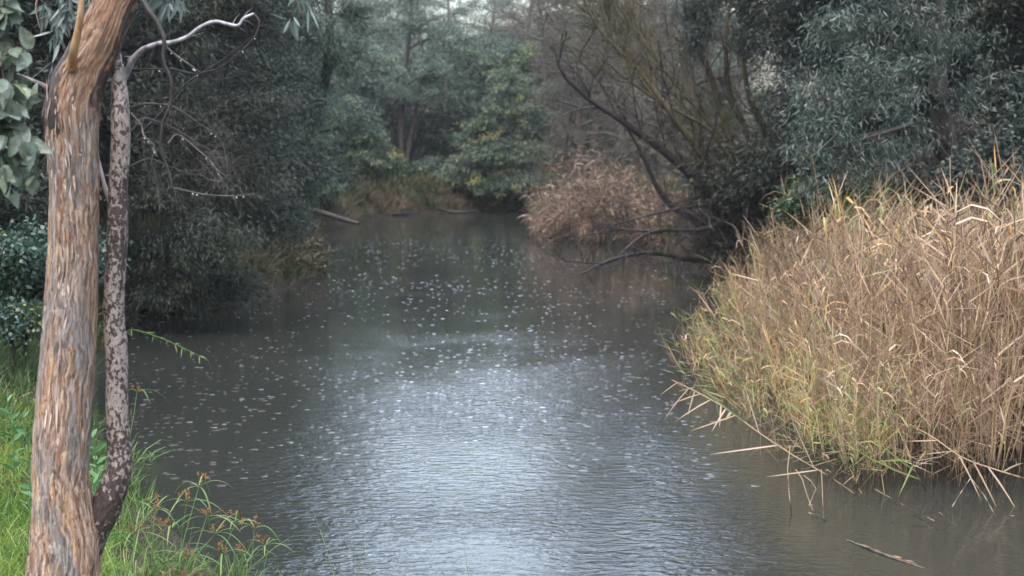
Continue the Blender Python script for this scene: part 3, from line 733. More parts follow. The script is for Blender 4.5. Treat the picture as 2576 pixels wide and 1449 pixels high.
# tangled brush round the foot
mb = M(); st = np.stack([P(x, y, 30.4 + rng.normal(0, .5)) for x, y in zip(rng.uniform(1780, 1960, 130), rng.uniform(480, 660, 130))])
C = curves(st, st + nrm(runit(130) + [-.3, 0, .4]) * rng.uniform(.4, 1.3, (130, 1)), 6, .02, .1)
mb.add(*tubes(C, np.linspace(.02, .006, 6)[None] * np.ones((130, 1)), 3))
for q in range(1): side_twigs(mb, C.reshape(-1, 3), np.full(780, .02), 700, .8, .2, .009, 2)
mb.build('brush', BK, wil, loc=b0).location = (0, 0, 0)

# mistletoe clumps hanging in the willow's top
def clump(name, label, cat, blobs, kind, lm, bm, base, group=None, **k):
    base = np.asarray(base, float)
    top = np.array(blobs[0][0])
    return make_tree(name, label, cat, base, [base - [0, 0, .05], base * .6 + top * .4, top], k.pop('tr', [.03, .025, .012]), blobs, kind, lm, bm, group, **k)
clump('mistletoe', 'dark mistletoe hanging in the willow, left clump at the top edge', 'plant', [Bl(1755, 20, 30, 50, 55), Bl(1750, 90, 30, 34, 45), Bl(1790, -60, 30, 60, 60)], 'gum', MT['mistletoe'], MT['bark_dark'], P(1790, -60, 30.5), twigs=120, lpt=90, lsc=1.1, droop=.6)
clump('mistletoe', 'dark mistletoe hanging in the willow, right clump at the top edge', 'plant', [Bl(1890, 30, 30, 50, 60), Bl(1880, 110, 30, 34, 40), Bl(1880, -50, 30, 60, 50)], 'gum', MT['mistletoe'], MT['bark_dark'], P(1880, -70, 30.5), twigs=120, lpt=90, lsc=1.1, droop=.6)

# --- shrubs and undergrowth
def shrub(name, label, blobs, kind, lm, px, Y, bm=MT['bark_dark'], group=None, **k):
    b = onground(px, Y); b[2] -= .05
    return clump(name, label, 'shrub', blobs, kind, lm, bm, b, group, **{**k, 'twigs': int(k.get('twigs', 60) * 1.5)})
shrub('shrub', 'mid-green shrub between the dry reeds and the river gum', [Bl(2050, 490, 19.5, 90, 50), Bl(2130, 500, 19, 70, 45), Bl(2000, 520, 20, 60, 45), Bl(2190, 470, 20, 60, 50)], 'broad', MT['shrub'], 2080, 20.5, twigs=110, lpt=60)
shrub('shrub', 'dull green shrub rising behind the right end of the reeds', [Bl(2420, 440, 19, 80, 60), Bl(2510, 380, 20, 80, 80), Bl(2330, 470, 19.5, 70, 50), Bl(2560, 300, 20.5, 60, 80)], 'broad', MT['mistletoe'], 2450, 20.3, twigs=90, lpt=50, lsc=1.1)
shrub('shrub', 'brownish brushwood under the river gum', [Bl(2250, 420, 21.5, 90, 60), Bl(2340, 400, 22, 80, 70), Bl(2180, 440, 22, 70, 50), Bl(2440, 330, 22, 80, 70)], 'fine', MT['brown_leaf'], 2290, 22.5, twigs=130, lpt=18, lsc=1.2)
shrub('bramble', 'dark bramble thicket on the left bank behind the gum trunk', [Bl(30, 650, 14, 110, 70), Bl(120, 700, 14.5, 90, 60), Bl(-60, 720, 14, 90, 70), Bl(220, 640, 15.5, 90, 70), Bl(60, 590, 15.5, 90, 60)], 'broad', MT['bramble'], 60, 15, twigs=130, lpt=55, lsc=.85)
shrub('bramble', 'low bramble trailing down the left bank towards the grass', [Bl(20, 790, 13.5, 90, 40), Bl(100, 810, 13.5, 80, 36), Bl(-60, 810, 13, 70, 40)], 'broad', MT['bramble'], 30, 13.8, twigs=120, lpt=50, lsc=.7)
shrub('shrub', 'pale brown waterside shrub with a few yellow leaves on the left bank', [Bl(690, 640, 30.5, 60, 36), Bl(760, 650, 30.5, 55, 34), Bl(640, 670, 29.5, 50, 36), Bl(790, 620, 31.5, 40, 24)], 'broad', leaf_mat('speckled_leaf', [(0, (.05, .045, .03)), (.5, (.10, .09, .05)), (.8, (.2, .17, .1)), (.93, (.5, .5, .48)), (1, (.5, .3, .04))], .35, .2), 700, 31.3, MT['twig_brown'], twigs=100, lpt=34, lsc=.9)
shrub('shrub', 'dark green shrub hugging the left waterline below the she-oak', [Bl(380, 730, 23.8, 90, 36), Bl(500, 735, 24, 90, 34), Bl(600, 715, 25, 60, 32), Bl(290, 700, 22.5, 70, 50)], 'fine', MT['casuarina'], 430, 25, twigs=110, lpt=60, lsc=1.2)
for q, (px, Y, rx, lab) in enumerate([(880, 61.5, 60, 'leafy green shrub at the foot of the far wattle'), (790, 54, 50, 'green shrub beside the fallen log on the left bank'),
                        (960, 64.5, 50, 'low green shrub left of the twin-trunked gum'), (1090, 67, 50, 'low shrub right of the twin-trunked gum'), (1320, 66, 50, 'low shrub under the leaning wattle'), (1010, 65, 42, 'small shrub at the foot of the twin-trunked gum'), (925, 63.5, 40, 'bright shrub between the far wattle and the twin-trunked gum'), (1160, 66, 45, 'shrub under the trunk of the leaning wattle'), (830, 58.5, 45, 'shrub spilling to the waterline right of the sloping log')]):
    c = onground(px, Y); e = pxm(rx, Y)
    shrub('shrub', lab, [(c + [0, 0, .7], (e, .8, .7)), (c + [-e * .8, 0, .5], (e * .7, .7, .5)), (c + [e * .8, 0, .45], (e * .7, .7, .5))], 'broad', MT['wattle' if q % 2 else 'shrub'], px, Y, twigs=70, lpt=60, lsc=1.5)

# --- fallen logs on the left bank
def log(label, pts, rad, ml, name='fallen_log', stubs=4):
    c, r_ = resample(pts, rad, 26)
    V, Q, _ = tube(c, r_, 9); V = V + .012 * fbm(V * 5, 3)[:, None]
    mm = M(); mm.add(V, Q); side_twigs(mm, c, r_, stubs, .5, .4, .012, 1)
    o = mm.build(name, ml, smooth=True, loc=c[0]); return tag(o, label, 'log')
log('grey fallen log sloping into the water at the far left bank', [P(740, 515, 53) + [-1, 0, .2], P(790, 530, 52), P(850, 548, 51), P(903, 563, 50)], [.06, .1, .09, .06], MT['log'])
log('short pale branch lying at the waterline below the sloping log', [P(755, 560, 50), P(785, 562, 49), P(800, 573, 48.5)], [.03, .04, .02], MT['bark_pink'], 'fallen_branch', 2)
log('dark root mass jutting from the far bank', [P(890, 520, 61), P(930, 530, 60.5), P(980, 538, 60), P(1050, 535, 61)], [.06, .12, .08, .03], MT['bark_black'], 'root', 40)
log('dark half-sunken branch under the leaning wattle', [P(1090, 520, 63), P(1140, 533, 62.4), P(1200, 530, 62.5)], [.03, .06, .03], MT['bark_black'], 'fallen_branch', 16)

# ------------------------------------------------------------------ foreground gum with two stems
YT = 6.0
K = [(150, 1560, 118), (158, 1449, 92), (163, 1380, 88), (160, 1290, 76), (154, 1200, 68), (158, 1080, 68), (164, 980, 68), (172, 880, 67), (179, 780, 64), (184, 680, 62), (186, 560, 60), (187, 450, 60), (182, 360, 62),
     (181, 290, 66), (190, 225, 63), (218, 160, 57), (252, 95, 53), (283, 20, 50), (318, -60, 47), (360, -160, 52), (420, -320, 46), (450, -560, 38), (440, -900, 28), (470, -1300, 12)]
YK = [YT + (.0 if py > 300 else (300 - py) / 1400 * .5) for _, py, _ in K]
pts = [P(px, py, y) for (px, py, _), y in zip(K, YK)]; rad = [pxm(r_, y) * .985 for (_, _, r_), y in zip(K, YK)]
pts[0][2] -= .25
base = np.array([pts[1][0], pts[1][1], gz(pts[1][0], pts[1][1])])
gum = empty('gum_tree', base, 'large two-stemmed gum with peeling fibrous bark in the left foreground', 'tree')
c, r_ = resample(pts, rad, 900)
SD = 190
V, Q, TC = tube(c, r_, SD)
V = V.reshape(900, SD, 3); TC = TC.reshape(900, SD, 3)
nrmv = nrm(V - c[:, None])
s_ = TC[..., 2]
pt = TC.copy(); pt[..., 0] += .03 * vnoise(TC * [0, 0, 6] + 5); 
tw_ = .5 * np.sin(s_ * 1.3)
rot = np.stack([pt[..., 0] * np.cos(tw_) - pt[..., 1] * np.sin(tw_), pt[..., 0] * np.sin(tw_) + pt[..., 1] * np.cos(tw_), s_], -1)
ridge = 1 - np.abs(fbm(rot * [36, 36, 2.8], 3)) * 2
lump = fbm(rot * [9, 9, 3], 3)
plate = np.clip(fbm(rot * [24, 24, 2.4] + 9, 3) * 3, -1, 1)
lowz = np.clip((1.2 - s_) / 1.0, 0, 1) * .8 + .6
disp = (.008 * ridge + .004 * plate + .010 * lump) * lowz
V = V + nrmv * disp[..., None]
yy = s_
m = M()
# attributes: rnd = orange upper bark, dark = darker left flank at the bend, right edge and foot
Z = c[:, 2][:, None] + 0 * s_
z_or0, z_or1 = P(180, 480, 6)[2], P(180, 180, 6)[2]
orange = np.clip((Z - z_or0) / (z_or1 - z_or0), 0, 1) * .62
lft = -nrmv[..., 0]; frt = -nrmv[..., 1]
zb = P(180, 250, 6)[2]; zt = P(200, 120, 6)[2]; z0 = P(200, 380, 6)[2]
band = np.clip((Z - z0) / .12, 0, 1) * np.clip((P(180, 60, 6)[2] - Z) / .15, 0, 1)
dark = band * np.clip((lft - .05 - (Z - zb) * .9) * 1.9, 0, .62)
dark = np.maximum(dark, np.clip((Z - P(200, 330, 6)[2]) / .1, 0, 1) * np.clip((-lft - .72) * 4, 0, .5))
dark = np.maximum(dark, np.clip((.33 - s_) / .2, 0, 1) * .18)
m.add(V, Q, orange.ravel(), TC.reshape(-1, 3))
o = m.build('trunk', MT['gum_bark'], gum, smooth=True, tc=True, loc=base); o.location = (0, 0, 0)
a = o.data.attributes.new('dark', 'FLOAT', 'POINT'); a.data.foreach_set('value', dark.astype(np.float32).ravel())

# loose strips of peeling bark
NS = 3200
ri = rng.integers(60, 760, NS); si = rng.integers(0, SD, NS)
pz = V.reshape(900, SD, 3)[ri, si]; nn = nrmv[ri, si]; Tn = nrm(np.gradient(c, axis=0))[ri]
sg = rng.choice([-1, 1], NS)[:, None]
dirn = nrm(Tn * sg + nrm(np.cross(Tn, nn)) * rng.normal(.08, .11, (NS, 1)) + nn * rng.uniform(.02, .16, (NS, 1)))
dens = fbm(np.stack([si * .05, ri * .012, ri * 0], -1), 3)
kp = dens > .08 + .25 * rng.random(NS)
Lb = (.048 * np.exp(rng.normal(0, .6, NS)))[kp]; up_ = np.clip((Z[ri, 0][kp] - z_or0) / .8, 0, 1)
Vb, Qb, kk = leaves(pz[kp] - dirn[kp] * Lb[:, None] * .3 + nn[kp] * .0015, dirn[kp], Lb, rng.uniform(.004, .012, NS)[kp], 'lance', 0, nv=nn[kp], fold=.12)
mm = M(); mm.add(Vb, Qb, np.repeat(np.clip(rng.normal(.5, .25, len(Lb)) * (1 - up_) + up_ * rng.uniform(0, .35, len(Lb)), 0, 1), kk))
MT['strip'] = leaf_mat('bark_shred', [(0, (.10, .045, .02)), (.18, (.28, .15, .07)), (.38, (.26, .19, .15)), (.62, (.42, .34, .28)), (1, (.62, .53, .44))], .6, 0)
o = mm.build('peeling_bark', MT['strip'], gum, smooth=True, loc=base); o.location = (0, 0, 0); o['kind'] = 'stuff'

K2 = [(205, 1420, 40), (232, 1350, 42), (258, 1295, 40), (283, 1240, 37), (300, 1180, 33), (299, 1120, 30), (295, 1040, 29), (294, 960, 29), (292, 880, 29), (287, 810, 28), (287, 730, 27), (292, 650, 27), (297, 560, 27), (297, 480, 25), (302, 400, 25), (304, 320, 25), (301, 250, 23), (297, 190, 19), (290, 130, 16), (286, 40, 15), (300, -100, 13), (320, -300, 9)]
pts2 = [P(px, py, YT + .06 + (0 if py > 300 else (300 - py) / 500 * .25)) for px, py, _ in K2]; rad2 = [pxm(q[2], YT) * .97 for q in K2]
pts2[0][1] -= .05
c2, r2 = resample(pts2, rad2, 520)
V, Q, TC = tube(c2, r2, 90)
V3 = V.reshape(520, 90, 3); n2 = nrm(V3 - c2[:, None]); T3 = TC.reshape(520, 90, 3)
d2 = .003 * fbm(T3 * [70, 70, 22], 3) + .004 * fbm(T3 * [14, 14, 7], 2)
lowmask = np.clip((P(0, 1060, 6)[2] - c2[:, 2]) / .15, 0, 1)[:, None] * .07 + 0 * T3[..., 0]
V3 = V3 + n2 * (d2 * (1 + lowmask * 12))[..., None]
m = M(); m.add(V3, Q, lowmask.ravel(), TC)
o = m.build('stem', MT['lichen'], gum, smooth=True, tc=True, loc=base); o.location = (0, 0, 0)
o['label'] = 'thinner second stem blotched dark and pinkish grey'

def gpart(name, mats, plist, rad, n=40, twigs=0, tl=.25, tr=.0018, lev=2, upb=.0, wob=.004, lab=None):
    pts = [P(*q) for q in plist]
    c_, r_ = resample(pts, rad, n)
    c_ = c_ + wob * np.stack([vnoise(c_ * 14), vnoise(c_ * 14 + 7), vnoise(c_ * 14 + 13)], -1)
    mm = M(); mm.add(*tube(c_, r_, 8)[:2])
    if twigs: side_twigs(mm, c_, r_, twigs, tl, upb, tr, lev)
    o = mm.build(name, mats, gum, smooth=True, loc=base); o.location = (0, 0, 0)
    if lab: o['label'] = lab
    return c_
gpart('branch_stub', MT['stub'], [(262, 222, 5.9), (272, 190, 5.88), (282, 150, 5.87), (297, 95, 5.86), (305, 40, 5.87), (303, 15, 5.88), (300, -30, 5.9)][0:7] if False else
      [(180, 170, 5.93), (186, 128, 5.88), (193, 95, 5.87), (202, 50, 5.87), (205, 5, 5.88), (200, -60, 5.9)], [.022, .018, .016, .015, .013, .012], lab='bare orange broken branch')
cb = gpart('branch', MT['bark_silver'], [(300, 215, 6.12), (318, 182, 6.1), (335, 150, 6.05), (358, 125, 6), (395, 110, 5.95), (442, 103, 5.9), (475, 88, 5.88), (505, 68, 5.86), (540, 54, 5.85), (575, 60, 5.85), (602, 62, 5.85), (612, 48, 5.85), (641, 34, 5.85)],
      [.02, .016, .013, .011, .010, .009, .0085, .008, .0075, .007, .0065, .006, .005], 90, 8, .1, .0012, 1, lab='silver wet bare branch reaching right')
cc = gpart('branch', MT['bark_black'], [(345, -40, 5.75), (362, 8, 5.72), (398, 65, 5.7), (411, 95, 5.7), (412, 160, 5.7), (428, 200, 5.7), (427, 265, 5.7), (408, 320, 5.7), (404, 375, 5.7), (420, 420, 5.7), (432, 462, 5.7), (442, 490, 5.7), (447, 524, 5.7)],
      [.013, .012, .010, .009, .0075, .007, .0065, .006, .0055, .005, .004, .003, .002], 90, 7, .12, .0012, 1, lab='thin black twig hanging down beside the stems')
cd_ = gpart('twig', MT['bark_black'], [(641, 34, 5.85), (652, 55, 5.85), (648, 80, 5.85), (605, 130, 5.86), (560, 165, 5.9), (500, 185, 5.95), (430, 175, 6.0), (350, 176, 6.08), (318, 175, 6.1)], [.005, .0045, .0035, .0035, .0035, .0035, .004, .004, .005], 70, 14, .2, .001, 2)
ce = gpart('twig', MT['bark_dark'], [(325, 270, 6.1), (380, 260, 6.05), (440, 270, 6.0), (500, 310, 6), (550, 345, 6), (570, 380, 6)], [.006, .005, .004, .003, .002, .001], 50, 16, .25, .0012, 2)
cf = gpart('twig', MT['bark_grey'], [(330, 285, 6.1), (355, 310, 6.05), (362, 345, 6.0), (385, 365, 6), (380, 410, 6)], [.005, .004, .003, .0025, .001], 40, 14, .2, .001, 2)
cg = gpart('twig', MT['bark_grey'], [(430, 470, 5.7), (470, 478, 5.72), (520, 488, 5.75), (580, 492, 5.78), (640, 488, 5.8)], [.002, .002, .0018, .0015, .001], 40, 4, .12, .0008, 1)
ch = gpart('twig', MT['bark_grey'], [(400, 100, 5.95), (440, 135, 5.95), (480, 165, 5.95), (510, 185, 5.95)], [.004, .0035, .003, .0015], 30, 5, .15, .001, 1)
gpart('twig', MT['bark_dark'], [(328, 330, 6.1), (360, 300, 6.15), (400, 305, 6.2), (450, 330, 6.2), (520, 375, 6.2), (600, 420, 6.2)], [.006, .005, .004, .003, .002, .001], 50, 26, .35, .0012, 2)
gpart('twig', MT['bark_black'], [(640, 90, 6.2), (560, 150, 6.3), (470, 210, 6.3), (400, 290, 6.3), (340, 350, 6.3)], [.002, .003, .004, .005, .006], 50, 16, .3, .0012, 2)
gpart('twig', MT['bark_dark'], [(325, 420, 6.1), (370, 400, 6.15), (430, 420, 6.2), (500, 440, 6.2), (560, 430, 6.2)], [.005, .004, .003, .002, .001], 50, 26, .3, .0012, 2)
ci = gpart('twig', MT['bark_grey'], [(420, 360, 5.7), (450, 340, 5.8), (490, 370, 5.8), (540, 420, 5.8), (556, 455, 5.8), (520, 450, 5.8)], [.003, .003, .0025, .002, .0015, .001], 40, 18, .18, .0008, 2)
gpart('branch', MT['bark_grey'], [(150, 235, 6.05), (110, 215, 6.1), (60, 195, 6.2), (10, 180, 6.3), (-60, 170, 6.4)], [.012, .010, .008, .007, .005], 40, 14, .3, .0015, 2)
gpart('branch', MT['lichen'], [(275, 500, 6.08), (262, 460, 6.1), (252, 420, 6.15), (240, 370, 6.25)], [.013, .009, .007, .004], 24, 0)
# drops hanging under the bare twigs
dm = None
k = 0
for cur in (cb, cc, cd_, ce, cg, ci, ch, cf):
    for i in rng.choice(np.arange(6, len(cur) - 1), 4, replace=False):
        p_ = cur[i] - [0, 0, .008]; rd = rng.uniform(.0020, .0036)
        if dm is None:
            zz = np.array([1.9, 1.2, .6, 0, -.6, -.95, -1]); rr_ = np.array([.03, .25, .75, 1, .8, .3, .02])
            mm = M(); mm.add(*tube(np.stack([zz * 0, zz * 0, zz], -1), rr_, 8)[:2])
            o = mm.build('water_drop', MT['drop'], gum, smooth=True); dm = o.data
        else:
            o = bpy.data.objects.new('water_drop', dm); COL.objects.link(o); o.parent = gum
        o.location = p_ - base; o.scale = (rd, rd, rd)

# canopy above the frame (real crown: it shades the stems and shows hanging sprays at the top edge)
def leafy_branch(name, start, tipsegs, kind_prof, lm, L_, W_, per, spread, rr0=.02, lab=None, hang=1.0, fold=.12):
    """a branch with drooping twigs (tip segments given), leaves along them"""
    mm = M(); ml = M()
    for seg in tipsegs:
        pts_ = [P(*q) if len(q) == 3 and q[2] < 50 else np.array(q) for q in seg]
        cc_, r_ = resample(pts_, np.linspace(rr0, .0015, len(pts_)), 30)
        mm.add(*tube(cc_, r_, 5)[:2])
        n = per
        i = rng.integers(8, 30, n)
        st = cc_[i]
        # little side twigs
        e = st + nrm(rng.normal(size=(n, 3)) + np.array([0, 0, -.6 * hang])) * spread * rng.uniform(.2, 1, (n, 1))
        C = curves(st, e, 5, 0, .08); mm.add(*tubes(C, np.linspace(.0016, .0008, 5)[None] * np.ones((n, 1)), 3))
        q = 7
        f = rng.uniform(.3, 1, (n, q)); x = f * 3.999; i0 = x.astype(int); fr = (x - i0)[..., None]; rws = np.arange(n)[:, None]
        pos = (C[rws, i0] * (1 - fr) + C[rws, i0 + 1] * fr).reshape(-1, 3)
        d = nrm(rng.normal(size=pos.shape) * .55 + np.array([0, 0, -1.0 * hang]))
        pet = pos + d * .012
        V, Q, kk = leaves(pet, d, L_ * rng.uniform(.6, 1.15, len(pos)), W_ * rng.uniform(.7, 1.15, len(pos)), kind_prof, rng.uniform(-.15, .1, len(pos)), fold=fold,
                          nv=nrm(rng.normal(size=pos.shape) * [.9, 1, .5] + np.array([0, -1.2, .4])))
        ml.add(V, Q, np.repeat(np.clip(rng.normal(.5, .2, len(pos)), 0, .95) + (rng.random(len(pos)) < .04) * .3, kk))
    b = mm.build(name, MT['bark_pink'], gum, smooth=True, loc=base); b.location = (0, 0, 0)
    f_ = ml.build('foliage', lm, gum, smooth=True, loc=base); f_.location = (0, 0, 0)
    if lab: b['label'] = lab; f_['label'] = lab
A = (360, -330, 5.9)
leafy_branch('branch', None, [[A, (120, -330, 5.5), (0, -200, 5.2), (-25, 40, 5.1), (10, 200, 5.05), (40, 330, 5.05)], [A, (60, -360, 5.5), (-60, -150, 5.2), (-40, 150, 5.1), (30, 260, 5.05), (75, 400, 5.05)],
    [A, (-20, -330, 5.4), (-90, -100, 5.2), (-60, 250, 5.15), (10, 380, 5.1), (25, 500, 5.1)], [A, (60, -300, 5.5), (-30, -150, 5.2), (-10, -40, 5.1), (20, 30, 5.1)],
    [A, (0, -330, 5.4), (-120, -50, 5.2), (-60, 120, 5.1), (-10, 300, 5.0), (-10, 430, 5.0)], [A, (0, -335, 5.4), (-90, -50, 5.2), (-30, 250, 5.1), (15, 400, 5.05), (20, 530, 5.05)], [A, (80, -340, 5.5), (-40, -150, 5.2), (-20, 100, 5.1), (15, 230, 5.05), (45, 330, 5.0)]], 'round', MT['round'], .086, .064, 24, .17, .016, 'drooping branch of round grey-green leaves')
leafy_branch('branch', None, [[A, (250, -200, 6.1), (180, -60, 6.2), (165, 20, 6.25), (150, 60, 6.3)], [A, (180, -220, 6.1), (120, -60, 6.3), (90, 20, 6.3), (100, 70, 6.3)], [A, (260, -150, 6.3), (240, -60, 6.5), (235, 30, 6.5)]],
    'lance', MT['long'], .10, .017, 16, .16, .012, 'hanging sprays of long narrow leaves')
leafy_branch('branch', None, [[A, (450, -250, 6.1), (470, -100, 6.2), (440, -30, 6.2), (430, 20, 6.2)], [A, (420, -200, 6.1), (390, -80, 6.3), (380, -20, 6.3)], [A, (560, -300, 6.1), (700, -180, 6.2), (740, -70, 6.2), (752, 20, 6.2), (760, 40, 6.2)],
    [A, (600, -280, 6.1), (680, -140, 6.2), (705, -60, 6.2), (715, -10, 6.2)]], 'lance', MT['long'], .10, .017, 9, .12, .012, 'sparse sprays of long narrow leaves')
A2 = (440, -800, 6.3)
leafy_branch('branch', None, [[A2, (700 + 60 * q, -900 + 30 * q, 6.0 + .3 * (q % 3)), (900 - 150 * q, -700 + 40 * q, 5.6 + .5 * (q % 4)), (950 - 190 * q, -560 + 20 * q, 5.6 + .5 * (q % 4))] for q in range(6)], 'lance', MT['long'], .11, .018, 16, .35, .02)

ORD = ['leftmost', 'second', 'third', 'fourth', 'fifth', 'sixth', 'seventh', 'eighth', 'ninth', 'tenth', 'eleventh', 'twelfth', 'thirteenth', 'fourteenth', 'fifteenth', 'sixteenth', 'seventeenth', 'eighteenth', 'nineteenth', 'twentieth']
def number(group, text):
    os_ = [o for o in COL.objects if o.parent is None and o.get('group') == group]
    os_.sort(key=lambda o: o.location.x / o.location.y)
    for k_, o in enumerate(os_):
        w_ = ORD[k_] if k_ == 0 else ('rightmost' if k_ == len(os_) - 1 else ORD[k_] + ' from the left')
        o['label'] = text % w_
number(GF, 'hazy pale-green gum in the woodland beyond the far bend, %s')
number('low bushy trees under the far gums', 'low dark bushy tree under the far gums, %s')
number('half-bare brown trees beyond the brown reeds', 'thin brown half-bare tree behind the brown reeds, %s')
number('dark thicket trees behind the river gum', 'dark thicket tree behind the river gum, %s')
number('dark thicket trees on the left bank', 'dark thicket tree behind the she-oak on the left bank, %s')

# ------------------------------------------------------------------ grass and sedges, left foreground
def grass(name, label, N, xr, yr, cond, Lr, Wr, ml, bend=(.1, .6), clump_=0, up=1.1):
    X = rng.uniform(*xr, N); Y = rng.uniform(*yr, N)
    if clump_:
        ncl = N // clump_; cx = rng.uniform(*xr, ncl); cy = rng.uniform(*yr, ncl); i = rng.integers(0, ncl, N)
        X = cx[i] + rng.normal(0, .06, N); Y = cy[i] + rng.normal(0, .06, N)
    d = sdist(X, Y); k = cond(X, Y, d); X, Y = X[k], Y[k]
    Z = H(X, Y); n = len(X)
    pos = np.stack([X, Y, Z - .01], -1)
    dr = rng.normal(size=(n, 3)) * [.45, .45, .15] + [0, 0, up]
    V, Q, kk = leaves(pos, dr, rng.uniform(*Lr, n), rng.uniform(*Wr, n), 'grass', rng.uniform(*bend, n))
    # bend outwards as well as down
    mm = M(); mm.add(V, Q, np.repeat(np.clip(rng.normal(.45, .22, n), 0, 1), kk))
    return tag(mm.build(name, ml, smooth=True), label, 'grass', kind='stuff')
grass('grass', 'bright green wet grass left of the gum trunk', 60000, (-6.5, -1.3), (5.0, 12.4), lambda X, Y, d: (d > .5) & (X > -.5 * Y - .6) & (X < -.29 * Y + .08 * np.sin(Y * 5)), (.10, .26), (.004, .008), MT['grass'])
grass('bank_grass', 'rough grass along the near banks', 70000, (-7, -2), (10.5, 27), lambda X, Y, d: (d > .02) & (d < 4), (.12, .4), (.005, .01), leaf_mat('near_bank_grass', [(0, (.025, .05, .014)), (.6, (.06, .11, .025)), (.9, (.11, .15, .05)), (1, (.22, .18, .10))], .55, .2), clump_=30)
grass('bank_grass', 'olive and straw grass tufts on the far banks', 90000, (-12, 9), (27, 76), lambda X, Y, d: (d > .0) & (d < 9), (.3, .9), (.014, .03), MT['bank_grass'], clump_=30)
grass('bank_grass', 'long straw and green grass hanging over the far bank', 36000, (-11, 4), (57, 75), lambda X, Y, d: (d > .0) & (d < 8), (.4, 1.0), (.02, .04), MT['bank_grass'], clump_=24, up=.7)
grass('bank_grass', 'grass and low herbs on the left bank under the she-oak', 50000, (-11, -3.5), (20, 58), lambda X, Y, d: (d > .0) & (d < 3), (.25, .7), (.012, .022), MT['bank_grass'], clump_=24, up=.6)
grass('bank_grass', 'grass on the waterside slope beside the two stems', 4500, (-4.5, -.8), (6.2, 12), lambda X, Y, d: (d > .0) & (d < .8), (.15, .42), (.004, .009), MT['sedge'], clump_=24)
# leaf litter
N = 9000; X = rng.uniform(-9, 9, N); Y = rng.uniform(10, 66, N); d = sdist(X, Y); kx = (d > .05) & (d < 6); X, Y = X[kx], Y[kx]
V, Q, kk = leaves(np.stack([X, Y, H(X, Y) + .015], -1), rng.normal(size=(len(X), 3)) * [1, 1, .15], .12, .03, 'diamond')
mm = M(); mm.add(V, Q, np.repeat(rng.random(len(X)), kk)); tag(mm.build('leaf_litter', MT['dead_grass']), 'brown leaf litter on the banks', kind='stuff')

def sedge(base, top, nbr, seed, lab):
    rs = np.random.default_rng(seed); base = np.asarray(base, float); top = np.asarray(top, float)
    root = empty('sedge', base, lab, 'plant', 'umbrella sedges at the waterline')
    c_, r_ = resample([base, base * .5 + top * .5 + rs.normal(0, .015, 3), top], [.004, .0035, .0025], 14)
    mm = M(); mm.add(*tube(c_, r_, 6)[:2], np.full(84, .5)); mm.build('culm', MT['sedge'], root, smooth=True, loc=base).location = (0, 0, 0)
    az = rs.random() * 6 + np.arange(nbr) * 6.283 / nbr + rs.normal(0, .3, nbr)
    d = np.stack([np.cos(az), np.sin(az), rs.uniform(.25, 1.1, nbr)], -1)
    for a in range(nbr):
        n = 9; u = np.linspace(0, 1, n); Ln = rs.uniform(.16, .32); dd = nrm(d[a])
        C_ = top + dd * (u * Ln)[:, None] + np.array([0, 0, -1.]) * (u ** 2 * Ln * rs.uniform(.35, 1.0))[:, None]
        sd = nrm(np.cross(dd, [0, 0, 1.])); wv = .0045 * np.sin(np.clip(u * .9 + .12, 0, 1) * np.pi) ** .5
        V = np.stack([C_ - sd * wv[:, None], C_ - [0, 0, .0015], C_ + sd * wv[:, None]], 1).reshape(-1, 3)
        i = np.arange(n - 1)[:, None] * 3; j = np.arange(2)[None]
        q_ = np.stack([i + j, i + j + 1, i + j + 4, i + j + 3], -1).reshape(-1, 4)
        mm = M(); mm.add(V, q_, np.full(len(V), rs.uniform(.2, .85))); mm.build('bract', MT['sedge'], root, smooth=True, loc=base).location = (0, 0, 0)
    # spikelet clusters on short rays
    mm = M(); nr_ = 5
    dd = nrm(rs.normal(size=(nr_, 3)) * [.7, .7, .3] + [0, 0, 1]); tips = top + dd * rs.uniform(.02, .09, (nr_, 1))
    C_ = np.stack([np.linspace(top, t_, 4) for t_ in tips]); mm.add(*tubes(C_, np.full((nr_, 4), .0012), 3))
    n = 16; pos = np.repeat(tips, n, 0) + rs.normal(0, .004, (nr_ * n, 3))
    V, Q, kk = leaves(pos, rs.normal(size=pos.shape) + [0, 0, .3], .016, .005, 'diamond'); mm.add(V, Q, np.repeat(rs.random(len(pos)), kk))
    mm.build('spikelets', MT['spikelet'], root, loc=base).location = (0, 0, 0)
    # arching basal leaves
    n = 9; V, Q, kk = leaves(base + rs.normal(0, .02, (n, 3)) * [1, 1, 0], rs.normal(size=(n, 3)) * [.5, .5, .1] + [0, 0, 1], rs.uniform(.3, .6, n), .007, 'grass', rs.uniform(.2, .6, n), fold=.2)
    mm = M(); mm.add(V, Q, np.repeat(rs.random(n) * .8, kk)); mm.build('leaf', MT['sedge'], root, smooth=True, loc=base).location = (0, 0, 0)
